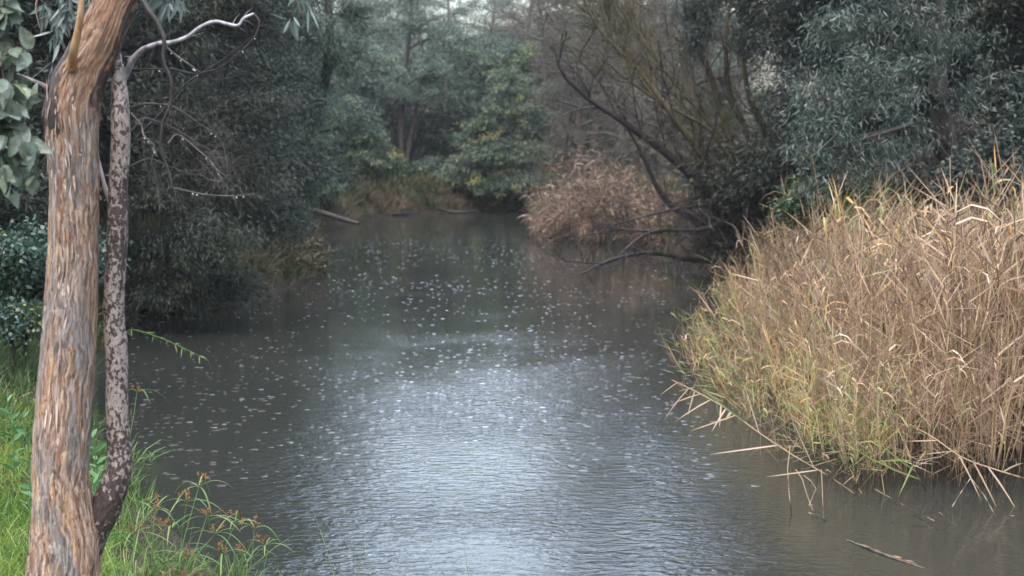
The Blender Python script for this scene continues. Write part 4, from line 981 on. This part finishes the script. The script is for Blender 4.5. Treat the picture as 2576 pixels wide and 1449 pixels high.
SED = [(470, 1262, 7.9, 'umbrella sedge with rust-brown head and arching bracts right of the gum'), (592, 1316, 8.1, 'umbrella sedge with two rust heads furthest right over the water'), (432, 1330, 7.7, 'slim sedge with a brown head close to the second stem side of the clump'),
       (388, 1285, 7.6, 'sedge with a reddish spike near the stem base'), (560, 1392, 7.9, 'low umbrella sedge with a dark rust head in the middle of the clump'), (668, 1372, 8.2, 'small drooping sedge at the right end of the clump'),
       (340, 1340, 7.4, 'sedge with orange heads nearest the two stems'), (520, 1300, 7.8, 'pale-bladed sedge just below the highest sedge head'), (470, 1400, 7.6, 'short sedge hidden low in the grass clump'),
       (640, 1330, 8.3, 'tall thin umbrella sedge just left of the furthest drooping one'), (500, 1225, 8.0, 'highest sedge head, leaning slightly right over the water'), (540, 1345, 8.0, 'sedge with pale arching bracts in the middle of the clump'), (610, 1400, 8.2, 'half-hidden sedge low at the right of the clump'),
       (345, 985, 11.8, 'yellowish sedge leaning over the water beside the upper stem')]
for q, (px, py, Y, lab) in enumerate(SED):
    tp_ = P(px, py, Y); bx, by = tp_[0] - .08 * (q % 3) - .04, Y - .02 * q
    bz = gz(bx, by)
    sedge((bx, by, max(bz, -.05)), tp_, 5 + q % 3, 100 + q, lab)
def tuft(name, label, px, py, Y, n, Ln, ml, wd=.006, sp=.05, cat='plant', bend=(.3, .9), spread=.5, z=None):
    b = P(px, py, Y); b[2] = gz(b[0], b[1]) if z is None else z
    pos = np.stack([rng.normal(0, sp, n), rng.normal(0, sp, n), np.zeros(n)], -1)
    dr = rng.normal(size=(n, 3)) * [spread, spread, .1] + [0, 0, 1]
    V, Q, kk = leaves(pos, dr, Ln * rng.uniform(.5, 1.1, n), wd, 'grass', rng.uniform(*bend, n), fold=.15)
    mm = M(); mm.add(V, Q, np.repeat(np.clip(rng.normal(.5, .25, n), 0, 1), kk))
    o = mm.build(name, ml, smooth=True); o.location = b; return tag(o, label, cat)
tuft('grass_tuft', 'reddish brown dead tuft at the foot of the sedges', 440, 1400, 7.5, 260, .30, MT['dead_grass'], .005, .10)
tuft('grass_tuft', 'brown dead tuft between the two green tussocks', 390, 1430, 7.3, 100, .22, MT['dead_grass'], .005, .08)
tuft('grass_tuft', 'green grass tussock at the right of the gum base', 300, 1400, 7.0, 160, .36, MT['sedge'], .006, .12)
tuft('grass_tuft', 'green tussock below the second stem', 335, 1360, 7.5, 130, .36, MT['sedge'], .006, .12)
tuft('grass_tuft', 'arching waterside tussock behind the second stem', 318, 1120, 12.4, 60, .75, MT['sedge'], .009, .06)
tuft('grass_tuft', 'small tussock at the waterline behind the second stem', 325, 1000, 14.6, 60, .6, MT['bank_grass'], .009, .06)
tuft('grass_tuft', 'thin green blades rising at the bottom edge of the water', 1212, 1449, 7.0, 9, .92, MT['sedge'], .004, .05, bend=(0, .5), spread=.3)
tuft('grass_tuft', 'few dark red grass stems at the bottom edge', 985, 1449, 6.9, 7, .88, MT['dead_grass'], .004, .06, bend=(0, .3), spread=.35)
tuft('grass_tuft', 'yellow-green blade leaning right at the bottom edge', 880, 1460, 6.9, 6, .9, MT['sedge'], .005, .03, bend=(0, .3), spread=.4)
# leafy green stem leaning over the water
def leafy_stem(name, label, pts, rad, L_, W_, n, ml, cat='plant', up=.3):
    pts = [np.asarray(p) for p in pts]; c_, r_ = resample(pts, rad, 20)
    root = empty(name, c_[0], label, cat)
    mm = M(); mm.add(*tube(c_, r_, 5)[:2], np.full(100, .3)); mm.build('stem', ml, root, smooth=True, loc=c_[0]).location = (0, 0, 0)
    i = np.linspace(3, 19, n).astype(int); a = np.arange(n) * 2.4
    T = nrm(np.gradient(c_, axis=0))[i]; u1 = nrm(np.cross(T, [0, 1., .3])); u2 = np.cross(T, u1)
    d = u1 * np.cos(a)[:, None] + u2 * np.sin(a)[:, None] + T * .5 + [0, 0, up]
    V, Q, kk = leaves(c_[i], d, L_ * rng.uniform(.6, 1.1, n), W_, 'lance', .25, fold=.15)
    mm = M(); mm.add(V, Q, np.repeat(rng.random(n), kk)); mm.build('foliage', ml, root, smooth=True, loc=c_[0]).location = (0, 0, 0)
b_ = P(290, 850, 15.5); b_[2] = gz(b_[0], b_[1])
leafy_stem('leafy_shoot', 'green leafy shoot leaning out over the dark water', [b_, P(325, 830, 15.4), P(390, 845, 15.2), P(450, 870, 15), P(524, 907, 14.9)], [.008, .007, .006, .004, .002], .10, .014, 34, MT['sedge'], up=-.6)
for (px, py, Y, hh, lab) in [(60, 1050, 9.0, .5, 'broad-leaved green weed left of the trunk, in the grass'), (85, 1130, 7.8, .4, 'green weed half hidden by the trunk left edge'), (20, 1010, 9.8, .4, 'small weed furthest left in the grass'),
                             (235, 1215, 8.4, .5, 'green leafy weed seen between the two stems'), (232, 1100, 9.8, .45, 'small weed between the stems, higher up the bank'), (105, 970, 9.6, .5, 'green weed against the left side of the trunk')]:
    tp_ = P(px, py, Y); b_ = np.array([tp_[0] + .02, Y, gz(tp_[0], Y)])
    leafy_stem('weed', lab, [b_, (b_ + tp_) / 2 + [.02, 0, 0], tp_], [.004, .003, .002], .13, .035, 16, MT['weed'])

# ------------------------------------------------------------------ reeds
def reed_arrays(seed, h, dead=1.0, nleaf=13):
    rs = np.random.default_rng(seed)
    lean = rs.normal(0, .06, 2); k = 8; u = np.linspace(0, 1, k)
    C_ = np.stack([lean[0] * u**1.5 * h + .01 * rs.normal() * np.sin(u * 6), lean[1] * u**1.5 * h + .01 * rs.normal() * np.sin(u * 5), u * h], -1)
    V1, Q1 = tubes(C_[None], (np.linspace(.0062, .0022, k) * rs.uniform(.8, 1.15))[None], 4)
    a1 = np.full(len(V1), np.clip(rs.normal(.55, .22), 0, 1))
    f = np.sort(rs.uniform(.26, .99, nleaf) ** .8); az = np.arange(nleaf) * np.pi + rs.normal(0, .55, nleaf) + rs.random() * 6
    x = f * (k - 1.001); i0 = x.astype(int); fr = (x - i0)[:, None]; pos = C_[i0] * (1 - fr) + C_[i0 + 1] * fr
    el = rs.normal(.95, .32, nleaf) - (f < .5) * rs.uniform(0, 1.5, nleaf) * (rs.random(nleaf) < .5)
    d = np.stack([np.cos(az) * np.cos(el), np.sin(az) * np.cos(el), np.sin(el)], -1)
    Ln = rs.uniform(.28, .58, nleaf) * (.75 + .4 * np.sin(f * 3)); Wd = np.where(rs.random(nleaf) < .22, rs.uniform(.016, .026, nleaf), rs.uniform(.006, .013, nleaf))
    bn = np.where((Wd > .015) & (rs.random(nleaf) < .7), rs.uniform(.4, 1.3, nleaf), rs.uniform(-.02, .06, nleaf))
    V2, Q2, kk = leaves(pos, d, Ln, Wd, 'grass', bn, nv=nrm(rs.normal(size=(nleaf, 3))), fold=.1)
    base_r = rs.normal(.5, .22)
    a2 = np.repeat(np.clip(rs.normal(base_r, .2, nleaf), 0, .9), kk)
    if dead < 1:
        a2 = np.repeat(np.clip(rs.normal(.45, .3, nleaf), 0, 1), kk)
    return (V1, Q1, a1), (V2, Q2, a2)
NV = 20
RV = [reed_arrays(200 + i, 1.0 * 2.3, 1.0, 8 + i % 5) for i in range(NV)]
RG = [reed_arrays(300 + i, 2.0, .5, 13) for i in range(6)]
# bed outline at the waterline
RP = np.array([G(2170, 1240)[:2], G(2100, 1200)[:2], G(2020, 1125)[:2], G(1950, 1040)[:2], G(1890, 930)[:2], G(1860, 840)[:2], (4.3, 24), (7.2, 24), (7.2, 11.2), G(2600, 1245)[:2], G(2350, 1225)[:2]])
def inpoly(PL, X, Y):
    ins = np.zeros(X.shape, bool)
    for i in range(len(PL)):
        a = PL[i]; b = PL[(i + 1) % len(PL)]
        c_ = (a[1] > Y) != (b[1] > Y); xi = a[0] + (Y - a[1]) / (b[1] - a[1] if b[1] != a[1] else 1e-9) * (b[0] - a[0])
        ins ^= c_ & (X < xi)
    return ins
def edged(PL, X, Y):
    d = np.full(X.shape, 1e9)
    for i in range(len(PL)):
        a = PL[i]; b = PL[(i + 1) % len(PL)]; e = b - a
        t = np.clip(((X - a[0]) * e[0] + (Y - a[1]) * e[1]) / (e @ e), 0, 1); d = np.minimum(d, np.hypot(X - a[0] - t * e[0], Y - a[1] - t * e[1]))
    return d
NR = 4300
X = rng.uniform(1.8, 7.3, NR * 3); Y = 10.9 + 13 * rng.random(NR * 3) ** 1.35
X = X + .06 * np.sin(Y * 9); k = inpoly(RP, X, Y) & (rng.random(len(X)) < .62 + 1.9 * fbm(np.stack([X * 2.6, Y * 2.0, X * 0 + 8], -1), 2)); X, Y = X[k][:NR], Y[k][:NR]
# stragglers standing out from the left edge, and tall ones at the back
xs_ = rng.uniform(0, 1, 130); ye = 11.6 + xs_ * 9; xe = np.interp(ye, [11, 12.8, 14.5, 16.5, 18.7, 21, 24], [3.0, 2.75, 2.7, 2.75, 3.05, 3.4, 4.3]) - rng.random(130) ** 2 * .55
X = np.concatenate([X, xe]); Y = np.concatenate([Y, ye])
dl = edged(RP, X, Y)
leftd = np.minimum(1, np.maximum(0, (X - np.interp(Y, [11, 12.8, 14.5, 16.5, 18.7, 21, 24], [3.0, 2.75, 2.7, 2.75, 3.05, 3.4, 4.3]))) / 1.35)
hgt = (1.1 + .98 * leftd ** .6 + .22 * np.exp(-((X / Y - .235) / .05) ** 2) * (Y > 13.5) + (rng.random(len(X)) < .07) * .45 * leftd) * np.clip(.90 + .16 * fbm(np.stack([X * 2.2, Y * 1.2, X * 0], -1), 2) * 2 + rng.normal(0, .11, len(X)), .5, 1.22) * (1 - .05 * np.clip((Y - 16) / 6, 0, 1))
hgt = hgt * (.85 + .15 * np.clip(dl / .5, 0, 1))
# lean: outwards to the left on the left side, slightly towards the camera in front
lx = -.55 * np.clip((Y - 12.5) / 3.5, .25, 1) * (1 - leftd) ** 2 * rng.uniform(.1, 1.6, len(X)) + rng.normal(0, .09, len(X)); ly = -.12 * np.clip(1 - (Y - 11.2) / 1.2, 0, 1) + rng.normal(0, .10, len(X))
yaw = rng.uniform(0, 6.283, len(X)); var = rng.integers(0, NV, len(X))
green = rng.random(len(X)) < (.04 + .55 * np.clip(1 - leftd * 2.8, 0, 1) + .22 * (hgt > 2.2) * (Y > 15))
vis = np.where(dl < 1.0, 0, 5) + (Y - 10.8) * .35 + np.maximum(0, X - 4.6) * 4
order = np.argsort(vis)
front = order[:290]; rest = order[290:]
# the outer reeds, each a thing of its own
RGRP = 'dry reeds along the outer edge of the reed bed'
protoR = []
def reed_thing(arr, lab, green_=False, grp=RGRP):
    (V1, Q1, a1), (V2, Q2, a2) = arr
    root = empty('reed', (0, 0, 0), lab, 'reed', grp)
    mm = M(); mm.add(V1, Q1, a1); mm.build('stem', MT['reed_stem'], root, smooth=True)
    mm = M(); mm.add(V2, Q2, a2); mm.build('foliage', MT['reed_green' if green_ else 'reed'], root, smooth=True)
    return root
LR = 'dry tan reed standing in the water at the edge of the reed bed'
LRG = 'reed with green and orange leaves leaning out at the left of the reed bed'
protoR = [None] * NV; protoG = [None] * 6
from mathutils import Matrix, Vector
for i in front:
    g_ = bool(green[i]); v = int(var[i]) % (6 if g_ else NV); pl_ = protoG if g_ else protoR
    sc = hgt[i] / (2.0 if g_ else 2.3)
    rotm = Matrix(((1, 0, lx[i]), (0, 1, ly[i]), (-lx[i], -ly[i], 1)))
    q = (Vector((0, 0, 1)).rotation_difference(Vector((lx[i], ly[i], 1)))).to_matrix() @ Matrix.Rotation(yaw[i], 3, 'Z')
    loc = (X[i], Y[i], -.25)
    if pl_[v] is None:
        o = reed_thing((RG if g_ else RV)[v], LRG if g_ else LR, g_, 'green-tinged reeds at the left of the reed bed' if g_ else RGRP); pl_[v] = o
        o.location = loc; o.rotation_euler = q.to_euler(); o.scale = (sc, sc, sc)
    else:
        copy_thing(pl_[v], loc, sc=float(sc), rot=q.to_euler())
def bulk(name, label, idx, mats, srcs, base_h, leafmat):
    ms = M(); ml = M()
    for v in range(len(srcs)):
        ids = [i for i in idx if int(var[i]) % len(srcs) == v]
        if not ids: continue
        ids = np.array(ids); sc = (hgt[ids] / base_h)[:, None, None]
        ax = nrm(np.stack([lx[ids], ly[ids], np.ones(len(ids))], -1))
        c_, s2 = np.cos(yaw[ids])[:, None], np.sin(yaw[ids])[:, None]
        e1 = nrm(np.stack([ax[:, 2], 0 * ax[:, 0], -ax[:, 0]], -1)); e2 = np.cross(ax, e1)
        for (V, Q, a_), mm in zip(srcs[v], (ms, ml)):
            x = V[:, 0][None] * c_ - V[:, 1][None] * s2; y = V[:, 0][None] * s2 + V[:, 1][None] * c_
            W = (x[..., None] * e1[:, None] + y[..., None] * e2[:, None] + V[:, 2][None, :, None] * ax[:, None]) * sc
            W = W + np.stack([X[ids], Y[ids], np.full(len(ids), -.25)], -1)[:, None]
            n = len(V); QQ = Q[None] + (np.arange(len(ids)) * n)[:, None, None]
            aa = np.clip(a_[None] + rng.normal(0, .2, (len(ids), 1)), 0, .93)
            mm.add(W.reshape(-1, 3), QQ.reshape(-1, 4), aa.ravel())
    root = ms.build(name, MT['reed_stem'], smooth=True); tag(root, label, 'reeds', kind='stuff')
    ml.build('foliage', leafmat, root, smooth=True)
    return root
bulk('reed_bed', 'dense mass of dry tan reeds filling the reed bed on the right', [i for i in rest if not green[i]], None, RV, 2.3, MT['reed'])
bulk('green_reeds', 'scattered green-tinged reeds mixed through the dry reed bed', [i for i in rest if green[i]], None, RG, 2.0, MT['reed_green'])

# the long reed leaning out low over the water
def special_reed(lab, pts, rad, lv, green_=False):
    pts = [P(*q) for q in pts]; c_, r_ = resample(pts, rad, 40)
    root = empty('leaning_reed', c_[0], lab, 'reed')
    mm = M(); V, Q, _ = tube(c_, r_, 6); mm.add(V, Q, np.full(len(V), .7)); mm.build('stem', MT['reed_stem'], root, smooth=True, loc=c_[0]).location = (0, 0, 0)
    for (i, p2, wd, bnd, g2) in lv:
        a_ = c_[i]; e = P(*p2); Ln = np.linalg.norm(e - a_)
        V, Q, kk = leaves(a_[None], (e - a_)[None], Ln, wd, 'grass', bnd, nv=np.array([[.1, -1, .4]]), fold=.12)
        mm = M(); mm.add(V, Q, np.full(len(V), g2)); mm.build('leaf', MT['reed_green'] if g2 < .1 else MT['reed'], root, smooth=True, loc=c_[0]).location = (0, 0, 0)
special_reed('long bent reed sloping out over the water below the reed bed', [(2160, 1250, 11.2), (2100, 1208, 11.15), (1990, 1142, 11.0), (1900, 1082, 10.9), (1830, 1030, 10.85), (1760, 990, 10.8), (1690, 955, 10.8)], [.006, .006, .0055, .005, .0045, .004, .002],
    [(18, (1785, 1143, 10.8), .012, 0, .8), (9, (1925, 1200, 10.9), .010, 0, .75), (25, (1745, 965, 10.6), .012, 0, .02), (22, (1870, 960, 10.8), .011, 0, .7), (27, (1735, 1085, 10.7), .012, 0, .6), (30, (1810, 1070, 10.8), .014, .1, .8),
     (32, (1700, 1050, 10.8), .010, .1, .7), (34, (1690, 1010, 10.8), .009, .1, .6), (29, (1790, 1080, 10.8), .014, .1, .85), (36, (1670, 1040, 10.8), .009, .2, .6), (38, (1660, 990, 10.8), .007, .1, .6), (28, (1825, 1055, 10.85), .02, .1, .75), (35, (1730, 1040, 10.85), .013, .1, .8), (10, (1985, 1040, 10.9), .009, 0, .7)])
special_reed('reed with fresh green leaves drooping low in front of the reed bed', [(2330, 1235, 11.2), (2300, 1180, 11.0), (2290, 1150, 10.9), (2280, 1120, 10.9)], [.005, .005, .004, .003],
    [(12, (2140, 1150, 10.7), .016, -.1, .02), (20, (2195, 1115, 10.7), .016, -.08, .0), (26, (2260, 1250, 10.7), .013, 0, .03), (30, (2190, 1150, 10.7), .014, .1, .01)])
special_reed('broken reed leaning left at the right edge of the reed bed', [(2600, 1210, 11), (2500, 1180, 10.9), (2420, 1150, 10.8), (2330, 1090, 10.8), (2300, 1075, 10.8)], [.006, .006, .005, .004, .002],
    [(15, (2560, 1270, 10.8), .014, .15, .7), (20, (2510, 1275, 10.8), .015, .05, .6), (25, (2470, 1250, 10.8), .012, .1, .75), (32, (2280, 1110, 10.8), .010, 0, .6), (10, (2576, 1150, 10.8), .014, .2, .8)])
def broken(lab, pts, rad=.0045, name='broken_reed'):
    pts = [P(*q) for q in pts]; pts = np.array(pts)
    # polyline with crisp kinks
    C_ = np.concatenate([np.linspace(pts[i], pts[i + 1], 6)[:-1] for i in range(len(pts) - 1)] + [pts[-1:]])
    V, Q, _ = tube(C_, np.linspace(rad, rad * .7, len(C_)), 6); mm = M(); mm.add(V, Q, np.full(len(V), .75))
    o = mm.build(name, MT['reed_stem'], smooth=True, loc=C_[0]); tag(o, lab, 'reed')
broken('kinked pale broken reed arching to the water left of the reed bed', [(2045, 1285, 10.6), (2030, 1245, 10.6), (2018, 1205, 10.6), (2001, 1180, 10.6)])
broken('broken reed bent over into a narrow triangle with the water', [(2035, 1272, 10.55), (2053, 1230, 10.55), (2040, 1210, 10.55), (2022, 1196, 10.55)], .004)
broken('short broken reed lying from the kinked reed to the surface', [(2078, 1302, 10.45), (2050, 1275, 10.5), (2040, 1268, 10.55)], .004)
broken('pale fallen reed resting almost flat beside the triangle', [(2078, 1304, 10.42), (2035, 1290, 10.5)], .005)
broken('upright thin reed standing alone left of the triangle', [(2072, 1310, 10.4), (2070, 1270, 10.4), (2068, 1220, 10.4), (2066, 1180, 10.4)], .004)
broken('upright reed standing alone in front of the left edge of the bed', [(1992, 1300, 10.6), (1985, 1240, 10.6), (1981, 1180, 10.6), (1988, 1120, 10.6)], .005)
broken('low arched broken reed in front of the right part of the bed', [(2400, 1325, 10.3), (2365, 1290, 10.35), (2330, 1290, 10.5), (2280, 1298, 10.6)], .0045)
broken('dark thin reed lying crosswise under the arched reed', [(2200, 1230, 10.9), (2290, 1280, 10.5), (2350, 1310, 10.3)], .004)
broken('pale broken reed slanting into the water at the right', [(2505, 1300, 10.4), (2475, 1245, 10.5), (2440, 1200, 10.6)], .005)
broken('orange-brown reed stub slanting into the water right of centre', [(2395, 1275, 10.6), (2420, 1235, 10.7), (2440, 1205, 10.8)], .005)
# curled leaf tips poking above, plumes at far right
tuft('curled_reed_leaves', 'large pale curled reed leaves at the right edge above the bed', 2590, 560, 12.0, 9, .9, MT['reed'], .022, .04, 'reed', (.6, 1.1), .4, z=1.75)
# floating stem
fl = []
for i in range(5):
    pass
c_, r_ = resample([G(2130, 1358, .004), G(2200, 1385, .008), G(2260, 1408, .006), G(2330, 1432, -.004)], [.005, .009, .008, .004], 40)
V, Q, _ = tube(c_, r_, 8); V = V + .003 * fbm(V * 40, 2)[:, None]
mm = M(); mm.add(V, Q, np.full(len(V), .9)); root = mm.build('floating_stem', MT['log'], smooth=True, loc=c_[0]); tag(root, 'sodden pale plant stem floating at the bottom right', 'stem')
mm = M(); i = rng.integers(8, 32, 16); V, Q, kk = leaves(c_[i] + [0, 0, .008], nrm(np.gradient(c_, axis=0))[i] + rng.normal(0, .25, (16, 3)) * [1, 1, .2], .09, .012, 'lance')
mm.add(V, Q, np.repeat(rng.uniform(.1, .55, 16), kk)); mm.build('bark_shreds', MT['reed'], root, loc=c_[0]).location = (0, 0, 0)

# --- brown reed clump on the far right bank
def reed_clump(name, label, X, Y, hh, ml, lean, seed):
    global rng
    n = len(X); ms = M(); ml_ = M()
    k = 6; u = np.linspace(0, 1, k)
    ld = np.stack([lean[0] + rng.normal(0, .3, n), lean[1] + rng.normal(0, .2, n)], -1)
    C_ = np.stack([X[:, None] + ld[:, :1] * (u**1.6)[None] * hh[:, None], Y[:, None] + ld[:, 1:] * (u**1.6)[None] * hh[:, None], -.1 + u[None] * hh[:, None] * (1 - .12 * u)[None]], -1)
    ms.add(*tubes(C_, np.linspace(.008, .003, k)[None] * np.ones((n, 1)), 3))
    nl = 12; f = rng.uniform(.2, 1, (n, nl)); x = f * 4.999; i0 = x.astype(int); fr = (x - i0)[..., None]; rws = np.arange(n)[:, None]
    pos = (C_[rws, i0] * (1 - fr) + C_[rws, i0 + 1] * fr).reshape(-1, 3); N = len(pos)
    d = rng.normal(size=(N, 3)) * [.7, .7, .5] + [lean[0], 0, .5]
    V, Q, kk = leaves(pos, d, rng.uniform(.2, .45, N), rng.uniform(.014, .026, N), 'grass', rng.uniform(.2, 1.1, N))
    ml_.add(V, Q, np.repeat(np.clip(np.repeat(rng.normal(.45, .15, n), nl) + rng.normal(0, .2, N), 0, 1), kk))
    root = ms.build(name, MT['twig_brown'], smooth=True, loc=(X.mean(), Y.mean(), 0)); tag(root, label, 'reeds', kind='stuff')
    ml_.build('foliage', ml, root, smooth=True, loc=(X.mean(), Y.mean(), 0)).location = (0, 0, 0)
n = 1000; ax_ = rng.random(n)
X2 = 1.2 + ax_ * 3.4 + rng.normal(0, .2, n); Y2 = 43 + rng.random(n) * 5 - ax_ * 4
h2 = (1.0 + 1.3 * np.sin(np.clip((X2 - .8) / 3.6, 0, 1) * 2.4)) * np.clip(.85 + .9 * fbm(np.stack([X2 * 1.6, Y2 * 1.2, X2 * 0], -1), 2) + rng.normal(0, .16, n), .25, 1.5)
reed_clump('brown_reeds', 'brown drooping reed clump at the far right waterline behind the willow limbs', X2, Y2, h2, MT['reed_brown'], (-.22, -.05), 5)
n = 260; X2 = rng.uniform(.9, 2.2, n); Y2 = rng.uniform(44, 50, n)
reed_clump('brown_reeds', 'low straw-coloured reeds at the tip of the far right bank', X2, Y2, rng.uniform(.4, .9, n), MT['reed_brown'], (-.3, -.1), 6)
n = 300; X2 = rng.uniform(-4.5, 0, n); Y2 = rng.uniform(65.5, 68.5, n)
reed_clump('brown_reeds', 'thin pale reeds on the far bank below the twin-trunked gum', X2, Y2, rng.uniform(1.2, 2.1, n), MT['reed_brown'], (0, 0), 7)

for o in [o for o in COL.objects if o.get('category') == 'reed' and o.name.startswith('reed')]:
    u_ = o.location.x / o.location.y
    where = 'at the right edge of the photo' if u_ > .34 else ('right of the green drooping leaves' if u_ > .285 else ('behind the green drooping leaves' if u_ > .24 else ('by the broken reeds' if u_ > .2 else 'on the open water side')))
    tall = 'tall' if o.scale.x > .84 else ('middling' if o.scale.x > .66 else 'short')
    lean = 'leaning left' if (o.matrix_basis @ Vector((0, 0, 1)) - o.location).normalized().x < -.12 else ('leaning right' if (o.matrix_basis @ Vector((0, 0, 1)) - o.location).normalized().x > .08 else 'upright')
    col_ = 'green and orange leaved' if o['group'].startswith('green') else 'dry tan'
    o['label'] = '%s %s edge reed, %s, %s' % (tall, col_, lean, where)

# ------------------------------------------------------------------ rain on the water
def rings(name, label, N, rr, seed, ym):
    rs = np.random.default_rng(seed)
    Y = 11.5 + (ym[1] - 11.5) * rs.random(N * 3) ** ym[2]; X = (rs.random(N * 3) - .5) * 2 * (.37 * Y + .5)
    cl = fbm(np.stack([X * .35, Y * .22, X * 0 + seed], -1), 2)
    k = (sdist(X, Y) < -.12) & (cl > -.25 + .35 * rs.random(N * 3) - .2) & ~inpoly(RP, X, Y) & (X < 2.1 + .0 * Y + (Y > 14) * 9)
    X, Y = X[k][:N], Y[k][:N]; n = len(X)
    r_ = rr * rs.uniform(.4, 1.2, n) ** 1.3
    u = np.array([.02, .25, .42, .58, .72, .86, 1.0]); zp = np.array([.9, .75, .3, .75, .4, .12, -.15]) * .0045
    S_ = 14; th = np.linspace(0, 2*np.pi, S_, endpoint=False)
    V = np.empty((n, len(u), S_, 3)); V[..., 0] = X[:, None, None] + r_[:, None, None] * u[None, :, None] * np.cos(th); V[..., 1] = Y[:, None, None] + r_[:, None, None] * u[None, :, None] * np.sin(th)
    V[..., 2] = zp[None, :, None] * (r_ / .06)[:, None, None] ** .5 + .0015
    n0 = np.arange(n)[:, None, None] * (len(u) * S_); i = np.arange(len(u) - 1)[None, :, None] * S_; j = np.arange(S_)[None, None]; jn = (j + 1) % S_
    Q = np.stack(np.broadcast_arrays(n0+i+j, n0+i+jn, n0+i+S_+jn, n0+i+S_+j), -1).reshape(-1, 4)
    mm = M(); mm.add(V.reshape(-1, 3), Q); return tag(mm.build(name, MT['ring'], smooth=True), label, kind='stuff')
rings('rain_ripples', 'small ripple rings left by raindrops over the creek', 2500, .036, 1, (60, 48, 1.0))
def splashes(N, seed):
    rs = np.random.default_rng(seed)
    Y = 9.3 + 38 * rs.random(N * 4) ** .95; X = (rs.random(N * 4) - .5) * 2 * (.37 * Y + .3)
    cl = fbm(np.stack([X * .5, Y * .25, X * 0 + 4], -1), 2)
    k = (sdist(X, Y) < -.15) & ~inpoly(RP, X, Y) & (cl > -.22 + .25 * rs.random(N * 4)) & ((Y > 13) | (rs.random(N * 4) < .12)); X, Y = X[k][:N], Y[k][:N]; n = len(X)
    r_ = .011 * np.exp(np.clip(rs.normal(0, .4, n), -1, .7)) * (1 + .01 * (Y - 10))
    u = np.array([.02, .5, .85, 1.0, 1.15]); zp = np.array([.55, .5, .3, .12, 0])
    S_ = 9; th = np.linspace(0, 2*np.pi, S_, endpoint=False)
    V = np.empty((n, len(u), S_, 3)); V[..., 0] = X[:, None, None] + r_[:, None, None] * u[None, :, None] * np.cos(th) * 1.3; V[..., 1] = Y[:, None, None] + r_[:, None, None] * u[None, :, None] * np.sin(th)
    V[..., 2] = zp[None, :, None] * r_[:, None, None] * .3 + .001
    n0 = np.arange(n)[:, None, None] * (len(u) * S_); i = np.arange(len(u) - 1)[None, :, None] * S_; j = np.arange(S_)[None, None]; jn = (j + 1) % S_
    Q = np.stack(np.broadcast_arrays(n0+i+j, n0+i+jn, n0+i+S_+jn, n0+i+S_+j), -1).reshape(-1, 4)
    mm = M(); mm.add(V.reshape(-1, 3), Q); tag(mm.build('rain_splashes', MT['splash'], smooth=True), 'white bubbles and splashes of raindrops on the creek', kind='stuff')
splashes(1000, 2)

# ------------------------------------------------------------------ rain haze
HAZE = 0.0004
if HAZE:
    m_, t_, b_ = mat('rain_haze'); t_.nodes.remove(b_)
    pv = nd(t_, 'ShaderNodeVolumePrincipled', {'Color': (.86, .89, .93, 1), 'Density': HAZE, 'Anisotropy': .2})
    t_.links.new(pv.outputs[0], t_.nodes['Material Output'].inputs['Volume'])
    x0, x1, y0, y1, z0_, z1_ = -190, 190, -70, 240, -3, 34
    V = np.array([(x, y, z) for z in (z0_, z1_) for y in (y0, y1) for x in (x0, x1)], float)
    Q = np.array([(0, 2, 3, 1), (4, 5, 7, 6), (0, 1, 5, 4), (2, 6, 7, 3), (0, 4, 6, 2), (1, 3, 7, 5)])
    mm = M(); mm.add(V, Q); tag(mm.build('haze', m_), kind='stuff')
